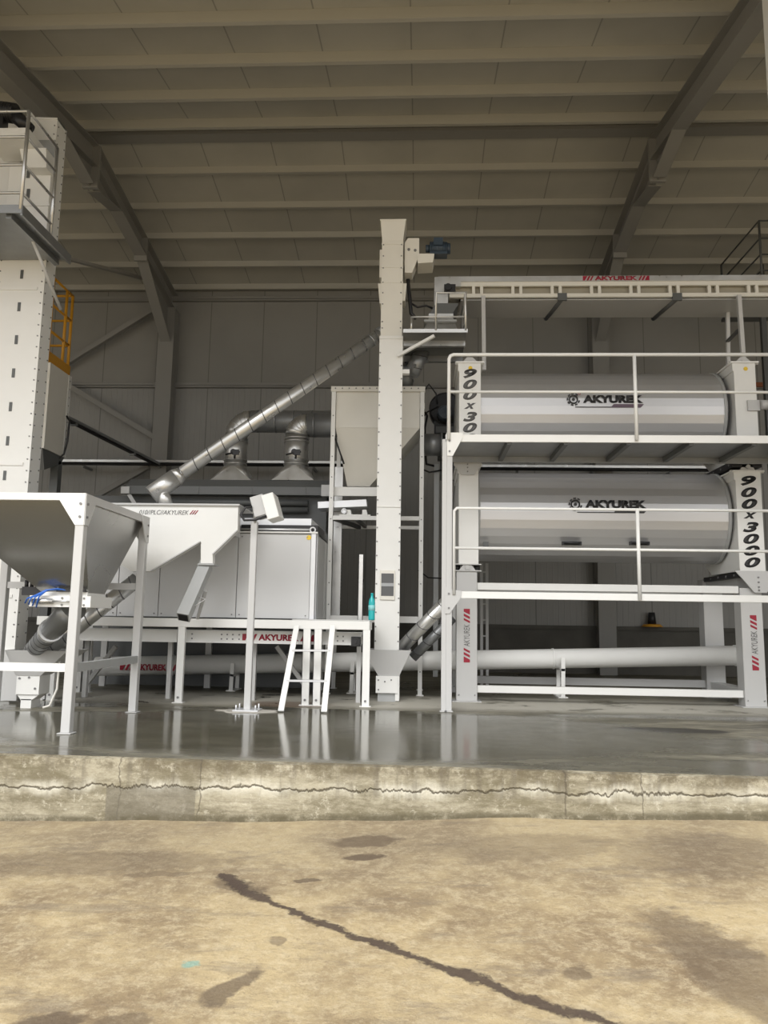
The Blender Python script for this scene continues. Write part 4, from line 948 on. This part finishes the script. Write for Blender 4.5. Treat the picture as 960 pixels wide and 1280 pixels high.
def number(o, txt, cx, z_top, z_bot, mt='ink', w=.145):
    n_ = len(txt)
    for i, ch in enumerate(txt):
        z = z_top + (z_bot-z_top)*i/(n_-1)
        if ch == 'x': lettering('numeral', ch, M[mt], o, (cx, SF-.001, z), w*.85, .075, shear=.35, bold=.03)
        else: lettering('numeral', ch, M[mt], o, (cx, SF-.001, z), w, .125, shear=.3, bold=.045)
# upper separator
t = drum('u', zU, 'upper stainless drum separator behind the high railing, marked 900x30', lx1, rx0-.02)
zu1 = WZ(454,SF,587); zu0 = WZ(572,SF,587)
a_, b_ = WX(574,SF,500), WX(601,SF,500)
ca = case(t, a_, b_, zu0, zu1, 'oct'); number(ca, '900x3000', (a_+b_)/2, WZ(467,SF,588), WZ(562,SF,588), 'inkg', .175)
m = MB(); c_ = W(588,460,SF-.001); m.cyl(c_, c_+Vector((0,-.003,0)), .026, n=16, smooth=False); m.build('warning_sticker', M['sticker'], ca)
a_, b_ = WX(919,SF,500), WX(946,SF,500)
cb = case(t, a_, b_, zu0, WZ(454,SF,932), 'oct')
m = MB(); c_ = W(932,461,SF-.001); m.cyl(c_, c_+Vector((0,-.003,0)), .026, n=16, smooth=False); m.build('warning_sticker', M['sticker'], cb)
m = MB(); m.px(935, 950, 500, 513, SF-.03, .03); a = W(950,506,SF-.02); m.cyl(a, a+Vector((.09,.0,0)), .06, n=14); m.cyl(a+Vector((.09,0,0)), a+Vector((.2,0,0)), .04, n=14); m.build('tensioner', M['lgrey'], t)
# lower separator
t = drum('l', zL, 'lower drum separator behind the low railing, marked 900x3000', lx1, rx0-.03)
zl1 = WZ(576,SF,587)+.0; zl0 = WZ(705,SF,587)
ca = case(t, lx0+.03, lx1, zl0, WZ(582,SF,587), 'oct')
cb = case(t, rx0, rx1, WZ(714,SF,940), WZ(590,SF,940), 'oct'); number(cb, '900x3000', (rx0+rx1)/2+.0, WZ(601,SF,940), WZ(703,SF,940), 'ink', .19)
for q in (715, 800):
    m = MB(); c_ = W(q, 679, TCY-R*.9); m.tube([c_+Vector((-.09,.03,0)), c_+Vector((-.085,-.04,0)), c_+Vector((.085,-.04,0)), c_+Vector((.09,.03,0))], .016, 8); m.box(c_.x-.12,c_.x+.12,c_.y-.0,c_.y+.05,c_.z-.022,c_.z+.022); m.build('door_handle', M['black'], t)
m = MB(); m.px(604,611,677,683,TCY-R*.92,.04); m.build('latch', M['dgrey'], t)

# stand
t = thing('separator_stand', 'heavy white column stand with low beams under the two drums, red lettering on columns', 'stand', ((lx0+rx1)/2, 10.2, 0))
def colm(x0, x1, y0, z0, z1, nm='column', mt='lgrey'):
    m = MB(); m.box(x0, x1, y0, y0+.2, z0, z1); 
    if z0 < .1: m.box(x0-.05, x1+.05, y0-.05, y0+.25, 0, .012); m.bolts([(x0+.03,y0,z0+.07),(x1-.03,y0,z0+.07)], .012)
    return m.build(nm, M[mt], t, .004)
cl0, cl1 = WX(570.5,SF,790), WX(596.5,SF,790); cr0, cr1 = WX(928,SF,800), WX(955,SF,800)
zc1_ = WZ(714,SF,584); zc2_ = WZ(745,SF,940)
ca = colm(cl0, cl1, SF, .01, zc1_); cb = colm(cr0, cr1, SF, .01, WZ(735,SF,940))
colm(cl0, cl1, SB-.2, .01, zc1_); colm(cr0-.0, cr1, SB-.2, .01, zc1_)
for (o, px, a, b) in ((ca, 583.5, 761, 828), (cb, 943, 769, 838)):
    z1, z0 = WZ(a,SF,px), WZ(b,SF,px); x = WX(px,SF,(a+b)/2)
    brand(o, (x, SF-.001, (z0+z1)/2), z1-z0, .075, M['inkg'], vertical=True, bold=.0)
for (a, b, y0, nm, mt) in ((857,866,SF+.03,'base_beam','white'), (727.5,736.5,SF+.03,'upper_beam','white')):
    m = MB(); Y0 = y0; z0, z1 = WZ(b+3,Y0,760), WZ(a+3,Y0,760)
    m.box(cl1-.01 if 0 else cl1+.002, cr0-.002, Y0, Y0+.08, z0, z1); m.build(nm, M[mt], t, .004)
m = MB(); Y0 = SB-.15; m.box(cl1+.002, cr0-.002, Y0, Y0+.08, .12, .22); m.build('base_beam', M['lgrey'], t, .004)
m = MB(); m.box(cl1+.002, cr0-.002, Y0, Y0+.08, zc1_-.2, zc1_-.1); m.build('upper_beam', M['lgrey'], t, .004)
for x0, x1 in ((cl0, cl1), (cr0, cr1)):
    m = MB(); m.box(x0+.05, x1-.05, SF+.2, SB-.2, .1, .2); m.box(x0+.05, x1-.05, SF+.2, SB-.2, zc1_-.14, zc1_-.03); m.build('side_beam', M['lgrey'], t)
# rubber mounts between stand, lower drum and upper drum
def mount(cx, z0, z1, dark=False):
    m = MB(); m.box(cx-.17, cx+.17, SF-.02, SF+.25, z0, z0+.012); m.box(cx-.17, cx+.17, SF-.02, SF+.25, z1-.012, z1); m.prism([(cx-.1,z0+.012),(cx+.1,z0+.012),(cx+.05,z1-.012),(cx-.05,z1-.012)], 'Y', SF+.0, SF+.03)
    m.cyl((cx,SF-.02,(z0+z1)/2),(cx,SF,(z0+z1)/2),.03,n=12); mt_ = m.build('mount', M['lgrey'], t)
    m = MB(); m.cyl((cx-.12,SF+.1,z0+.01),(cx-.12,SF+.1,z1-.01),.04,n=12); m.cyl((cx+.12,SF+.1,z0+.01),(cx+.12,SF+.1,z1-.01),.04,n=12); m.build('rubber_block', M['black'], mt_)
mount((lx0+lx1)/2, zc1_, zl0+.002)
m = MB(); cx = (lx0+lx1)/2+.0; m.prism([(cx-.17, WZ(572,SF,587)), (cx+.17, WZ(572,SF,587)), (cx+.17, WZ(582,SF,587)), (cx+.08, WZ(594,SF,587)), (cx-.08, WZ(594,SF,587)), (cx-.17, WZ(582,SF,587))], 'Y', SF-.03, SF-.022)
m.bolts([(cx, SF-.03, WZ(q,SF,587)) for q in (577, 581, 585, 590)], .01); m.build('bracket_plate', M['lgrey'], t)
m = MB(); cx = (rx0+rx1)/2+.04; m.prism([(cx-.27, WZ(714,SF,940)), (cx+.27, WZ(714,SF,940)), (cx+.2, WZ(727,SF,940)), (cx+.09, WZ(741,SF,940)), (cx-.05, WZ(741,SF,940)), (cx-.2, WZ(722,SF,940))], 'Y', SF-.05, SF-.03)
m.bolts([(cx, SF-.05, WZ(q,SF,940)) for q in (722, 728, 734, 738)], .012); m.build('bracket_plate', M['lgrey'], t)
for za, zb in ((WZ(716,SF,930), WZ(722,SF,930)), (WZ(576,SF,930), WZ(584,SF,930))):
    m = MB(); m.box(rx0-.03, rx1+.02, SF-.0, SB-.3, zb, za); m.bolts([(rx0-.03, SF+.1+i*.25, (za+zb)/2) for i in range(5)], .015, (-1,0,0)); m.build('rubber_block', M['black'], t)
m = MB(); cx = (rx0+rx1)/2; z0_, z1_ = WZ(590,SF,940), WZ(577,SF,940); m.box(cx-.2, cx+.25, SF-.02, SF+.1, z1_-.0, z1_+.02); m.prism([(cx-.09,z0_+.02),(cx+.09,z0_+.02),(cx+.04,z1_),(cx-.04,z1_)], 'Y', SF-.0, SF+.02); m.cyl((cx,SF-.03,(z0_+z1_)/2),(cx,SF,(z0_+z1_)/2),.025,n=12); m.build('mount', M['lgrey'], t)

# ================================================================ walkway in front of the drums
WY = 8.33; WB = 9.3
wx0 = WX(557, WY, 548); wx1 = 5.4
zd = WZ(548.5, WY, 740)
t = thing('access_walkway', 'long white railed access walkway on tall posts before the drums', 'walkway', (2.5, 8.8, 0))
m = MB(); m.box(wx0, wx1, WY, WY+.02, WZ(553,WY,740), WZ(543.5,WY,740)); m.build('front_beam', M['white'], t, .003)
m = MB(); m.box(wx0, wx1, WY+.02, WB, zd-.0, zd+.015); m.build('deck', M['galvd'], t)
m = MB(); m.box(wx0, wx1, WB-.02, WB, zd-.07, zd+.02); m.build('rear_beam', M['galvd'], t)
for q in (632, 700, 775, 850, 925, 1000):
    x = WX(q, WY+.4, 560); m = MB(); m.box(x-.025, x+.025, WY+.03, WB-.03, zd-.06, zd); m.build('cross_bearer', M['dgrey'], t)
for qx, w_, y_ in ((555.0, .05, WY-.0), (561.5, .062, WY+.0)):
    x = WX(qx, WY, 720); m = MB(); m.box(x-w_/2, x+w_/2, y_, y_+.07, .01, zd-.01); m.box(x-w_/2-.015, x+w_/2+.015, y_-.02, y_+.09, 0, .01); m.build('post', M['lgrey'], t, .003)
x = WX(561, WY, 720); m = MB(); m.box(x-.03, x+.03, WB-.06, WB, .01, zd-.07); m.build('post', M['lgrey'], t, .003)
for dx_ in (wx1-.07,):
    m = MB(); m.box(dx_, dx_+.06, WY, WY+.07, .01, zd-.04); m.build('post', M['lgrey'], t)
m = MB(); m.prism([pz(558,541,WY), pz(579,541,WY), pz(578,548,WY), pz(566,570,WY), pz(559,570,WY)], 'Y', WY-.012, WY-.001); m.bolts([W(562,551,WY-.012), W(562,564,WY-.012)], .012); m.build('corner_plate', M['white'], t)
m = MB(); m.prism([pz(556,735,WY), pz(577,739,WY), pz(576,747,WY), pz(562,767,WY), pz(556,767,WY)], 'Y', WY-.012, WY-.001); m.bolts([W(561,742,WY-.012), W(561,760,WY-.012)], .012); m.build('corner_plate', M['lgrey'], t)
r_ = .02
zt_ = WZ(444.5,WY,740); zm_ = WZ(491,WY,740); xa_ = WX(561,WY,500)
m = MB(); m.tube([(xa_,WY-.03,zd-.02),(xa_,WY-.03,zt_-.05),(xa_+.015,WY-.03,zt_-.015),(xa_+.05,WY-.03,zt_),(wx1,WY-.03,zt_)], r_, 10); m.tube([(xa_,WY-.03,zm_),(wx1,WY-.03,zm_)], .016, 8)
for q in (793.5,): x = WX(q,WY,500); m.tube([(x,WY-.03,zd-.02),(x,WY-.03,zt_)], r_, 10)
m.tube([(wx1-.2,WY-.03,zd-.02),(wx1-.2,WY-.03,zt_)], r_, 10); m.build('upper_handrail', M['white'], t)
zb_ = WZ(745.5,WY,740); z1_ = WZ(637,WY,740); z2_ = WZ(687,WY,740); xa_ = WX(567.5,WY,690)
m = MB(); m.box(WX(563,WY,742), wx1, WY, WY+.045, zb_-.04, zb_+.035); m.build('lower_beam', M['white'], t, .003)
m = MB(); m.tube([(xa_,WY-.02,zb_),(xa_,WY-.02,z1_-.03),(xa_+.03,WY-.02,z1_),(wx1,WY-.02,z1_)], .017, 10); m.tube([(xa_,WY-.02,z2_),(wx1,WY-.02,z2_)], .016, 8)
for q in (797.5,): x = WX(q,WY,690); m.tube([(x,WY-.02,zb_-.03),(x,WY-.02,z1_)], r_, 10)
m.tube([(wx1-.2,WY-.02,zb_),(wx1-.2,WY-.02,z1_)], r_, 10); m.build('lower_handrail', M['white'], t)
m = MB(); m.box(WX(563,WY,742), wx1, WY+.05, WB-.1, zb_-.01, zb_+.0); m.build('lower_deck', M['galvd'], t) if 0 else m.b.free()

# ================================================================ upper belt conveyor
UY = 9.7; UD = .55
t = thing('belt_conveyor', 'high cream framed belt conveyor above the drums with a red sign', 'conveyor', (2.6, UY+.2, WZ(372,UY,740)))
ux0, ux1 = WX(543,UY,365), 5.6
zu = lambda py: WZ(py, UY, 740)
m = MB(); m.box(ux0+.05, ux1, UY-.02, UY+UD, zu(352), zu(345.5)); m.build('top_cover', M['galv'], t)
m = MB(); m.box(ux0+.05, ux1, UY, UY+.04, zu(357), zu(352)); m.box(ux0+.2, ux1, UY, UY+.05, zu(371), zu(366.5)); m.box(ux0+.2, ux1, UY+UD-.05, UY+UD, zu(371), zu(366.5)); m.box(ux0+.2, ux1, UY+UD-.04, UY+UD, zu(366), zu(352))
for k_ in range(12):
    for dq in (0, 10): x = WX(592+k_*49.2+dq, UY, 362); m.box(x-.02, x+.02, UY+.005, UY+.045, zu(367), zu(356))
m.build('side_frame', M['cream'], t)
m = MB(); m.box(ux0+.2, ux1, UY+.07, UY+.075, zu(367), zu(356)); m.build('inner_sheet', mat('tan_sheet', (.36,.33,.26), .55), t)
m = MB(); m.box(ux0+.15, ux1, UY+.09, UY+UD-.06, zu(358), zu(356)); m.build('belt', M['black'], t)
m = MB(); m.box(ux0+.35, ux1, UY+.0, UY+.02, zu(389), zu(371)) if 0 else m.hull8([(ux0+.35,UY+.05,zu(371)-.02),(ux1,UY+.05,zu(371)-.02),(ux1,UY+UD+.1,zu(371)-.02),(ux0+.35,UY+UD+.1,zu(371)-.02),(ux0+.35,UY+.05,zu(371)-.01),(ux1,UY+.05,zu(371)-.01),(ux1,UY+UD+.1,zu(371)-.01),(ux0+.35,UY+UD+.1,zu(371)-.01)])
m.build('drip_pan', M['lgrey'], t)
m = MB(); m.px(543, 560, 346, 386, UY-.03, UD+.05); m.px(560, 576, 346, 358, UY-.025, UD); m.build('end_box', M['galv'], t)
m = MB(); c_ = W(560,360,UY-.04); m.cyl(c_, c_+Vector((0,-.05,0)), .045, n=14); m.box(c_.x-.05,c_.x+.1,c_.y-.01,c_.y+.03,c_.z-.05,c_.z+.05); m.build('bearing', M['black'], t)
for q in (702, 845):
    a = W(q, 374, UY+.05); m = MB(); m.cyl(a+Vector((0,-.03,0)), a+Vector((-.1,UD+.1,-.0)), .035, n=12); m.box(a.x-.06,a.x+.06,a.y-.06,a.y-.03,a.z-.04,a.z+.06); m.build('return_roller', M['dgrey'], t)
X0, X1 = WX(728,UY,348), WX(811,UY,348)
brand(t, ((X0+X1)/2, UY-.021, zu(348.7)), X1-X0, .062, M['red'])
for (px0, py1, px1, y_, w_) in ((605,452,604,UY-.03,.05), (929,445,923.5,UY-.03,.05), (909,447,908.5,UY+.5,.045)):
    top = W(px1, 371, y_); bot = W(px0, py1, y_)
    m = MB(); m.bar((bot.x, y_, zu1+.0), (top.x, y_, zu(371)), w_, w_, up=(0,1,0)); m.build('support_leg', M['lgrey'], t)
m = MB(); m.bar(W(909,427,UY+.5), W(924,412,UY), .04, .03); m.build('support_brace', M['dgrey'], t)
m = MB(); m.box(ux0+.2,ux0+.28,UY+UD-.1,UY+UD-.02,zu(390)-.6,zu(371)); m.b.free()

# ================================================================ fan and ducts left of the upper drum
FYY = 11.1
t = thing('centrifugal_fan', 'black centrifugal fan with blue motor left of the upper drum', 'fan', (WX(556,FYY,520), FYY, WZ(575,FYY,556)))
c_ = W(557, 510, FYY); m = MB(); m.cyl(c_+Vector((0,.02,0)), c_+Vector((0,.3,0)), .24, n=32); m.ring(c_+Vector((0,.02,0)), (0,1,0), .235, .012, 32, 6); m.px(543,568,520,548,FYY+.02,.28); m.build('volute', M['black'], t)
c2 = W(556, 515, FYY-.2); m = MB(); m.cyl(c2, c2+Vector((0,.3,0)), .10, n=24); m.ring(c2, (0,1,0), .09, .012, 20, 6)
for i in range(8): a_ = 2*pi*i/8; m.bar(c2+Vector((0,-.006,0)), c2+Vector((.08*cos(a_),-.006,.08*sin(a_))), .01, .008, up=(0,1,0))
for i in range(14): a_ = 2*pi*i/14; m.bar(c2+Vector((.103*cos(a_),.04,.103*sin(a_))), c2+Vector((.103*cos(a_),.24,.103*sin(a_))), .012, .012)
m.build('motor', mat('blue_grey_motor', (.09,.12,.16), .4), t)
m = MB(); m.px(545,572,533,541,FYY-.2,.5); m.px(547,553,541,575,FYY,.1); m.build('base_bracket', M['dgrey'], t)
m = MB(); m.px(550,570,541,600,FYY+.1,.06); m.build('frame_plate', M['dgrey'], t)
m = MB(); m.tube([W(531,488,FYY), W(536,480,FYY), W(545,492,FYY), W(547,505,FYY)], .012, 6); m.tube([W(530,520,FYY),W(534,515,FYY),W(548,508,FYY)], .012, 6); m.tube([W(531,515,FYY-.1),W(534,520,FYY-.1),W(531,535,FYY-.1),W(531,560,FYY-.1),W(533,580,FYY-.1),W(545,583,FYY-.1)], .018, 6); m.build('cable', M['black'], t)
t = thing('dust_duct', 'dark horizontal duct piece beside the cream bin under the black fan', 'duct', (WX(540,10.5,556), 10.62, WZ(556,10.5,540)))
a, b = W(531,556,10.62), W(552,556,10.62); m = MB(); m.cyl(a, b, .155, n=24); m.ring(b, (1,0,0), .16, .015, 24, 6); m.build('tube', M['galvd'], t)
t = thing('slim_post', 'slim grey post standing right of the cream bin frame behind the walkway', 'post', (WX(545,10.9,700), 10.9, 0))
m = MB(); m.px(542,548,580,846,10.9,.06); m.build('upright', M['grey'], t)
m = MB(); x = WX(545,10.9,650); m.tube([(x-.2,10.88,WZ(587,10.9,540)),(x-.1,10.86,WZ(591,10.9,540)),(x+.1,10.86,WZ(588,10.9,540))], .012, 6); m.tube([W(523,713,10.4),W(535,722,10.6),W(552,723,10.8)], .01, 6); m.build('cable', M['black'], t)
# spiral pipes slanting up right of the elevator
spiral_pipe('slanted_pipe', [W(497,815,EY+.1), W(562,748,9.05)], .075, 'shiny spiral pipe slanting up right from the central boot hopper', pitch=.16)
spiral_pipe('slanted_pipe', [W(516,822,9.72), W(566,772,9.62)], .06, 'thinner dull pipe slanting up behind the shiny one near the walkway post', mt='galvd', pitch=.16)

# column ladder behind the left column: slim posts
t = thing('rear_rack', 'slim grey ladder rack standing behind the left drum column', 'rack', (WX(607,11.6,760), 11.6, 0))
for q in (602, 609):
    m = MB(); x = WX(q,11.6,770); m.box(x-.02,x+.02,11.6,11.64,0,WZ(704,11.6,606)); m.build('upright', M['lgrey'], t)
m = MB()
for q in (715,735,755,775,795,815,835): m.box(WX(602,11.6,770),WX(609,11.6,770),11.605,11.635,WZ(q,11.6,606)-.01,WZ(q,11.6,606)+.01)
m.build('rung', M['lgrey'], t)
# things at the back wall
t = thing('canister', 'small black canister on a round yellow base on the back wall ledge', 'canister', (WX(816,14.8,785), 14.8, .9))
m = MB(); c_ = (WX(816,14.82,785), 14.86, .90); m.cyl(c_, (c_[0],c_[1],.95), .2, .15, n=20); m.build('base', M['yellow'], t)
m = MB(); m.cyl((c_[0],c_[1],.95), (c_[0],c_[1],1.17), .08, .06, n=14); m.build('body', M['black'], t)
t = thing('orange_beam', 'rusty orange beam beyond the upper right drum case', 'beam', (WX(960,12.5,483), 12.5, WZ(483,12.5,955)))
m = MB(); a, b = W(940,481,12.6), W(1010,481,12.6); m.bar(a, b, .06, .07); m.build('beam', M['rust'], t)

# far right railed platform
RY = 12.2
t = thing('far_platform', 'distant dark railed platform at the right edge beyond the high conveyor', 'platform', (WX(950,RY,330), RY, WZ(350,RY,950)))
p1, p2, z0_ = WX(951,RY,320), WX(1010,RY,320), WZ(352,RY,950); zt_ = WZ(276,RY,950)
m = MB()
for (x, y) in ((p1,RY),(p2,RY),(p1-.0,RY+1.6),(p2,RY+1.6)): m.tube([(x,y,z0_),(x,y,zt_)], .02, 8)
for q in (276,298,318,338):
    z = WZ(q,RY,950); m.tube([(p2,RY,z),(p1,RY,z),(p1,RY+1.6,z)], .016, 8)
m.build('handrail', M['dgrey'], t)
m = MB(); m.box(p1-.05, p2, RY, RY+1.6, z0_-.05, z0_); m.build('deck', M['dgrey'], t)
m = MB(); m.box(p1, p1+.08, RY+.1, RY+.18, 0, z0_-.05); m.build('leg', M['dgrey'], t)
m = MB(); m.box(p2-.12, p2-.04, RY+.1, RY+.18, 0, z0_-.05); m.build('leg', M['dgrey'], t)
# tall elevator cut by the right edge
t = thing('bucket_elevator', 'white elevator casing just cut by the upper right edge', 'elevator', (3.35, 6.5, 0))
ny = 6.5; xx0 = WX(956, ny+.3, 60)
m = MB(); m.box(xx0, xx0+.5, ny, ny+.3, 0, 7.2); m.bolts([(xx0+.03,ny,4.9+i*.2) for i in range(7)], .01)
m.build('casing', M['white'], t)
m = MB(); m.box(xx0-.03, xx0+.53, ny-.03, ny+.33, 0, .5); m.build('boot', M['lgrey'], t)
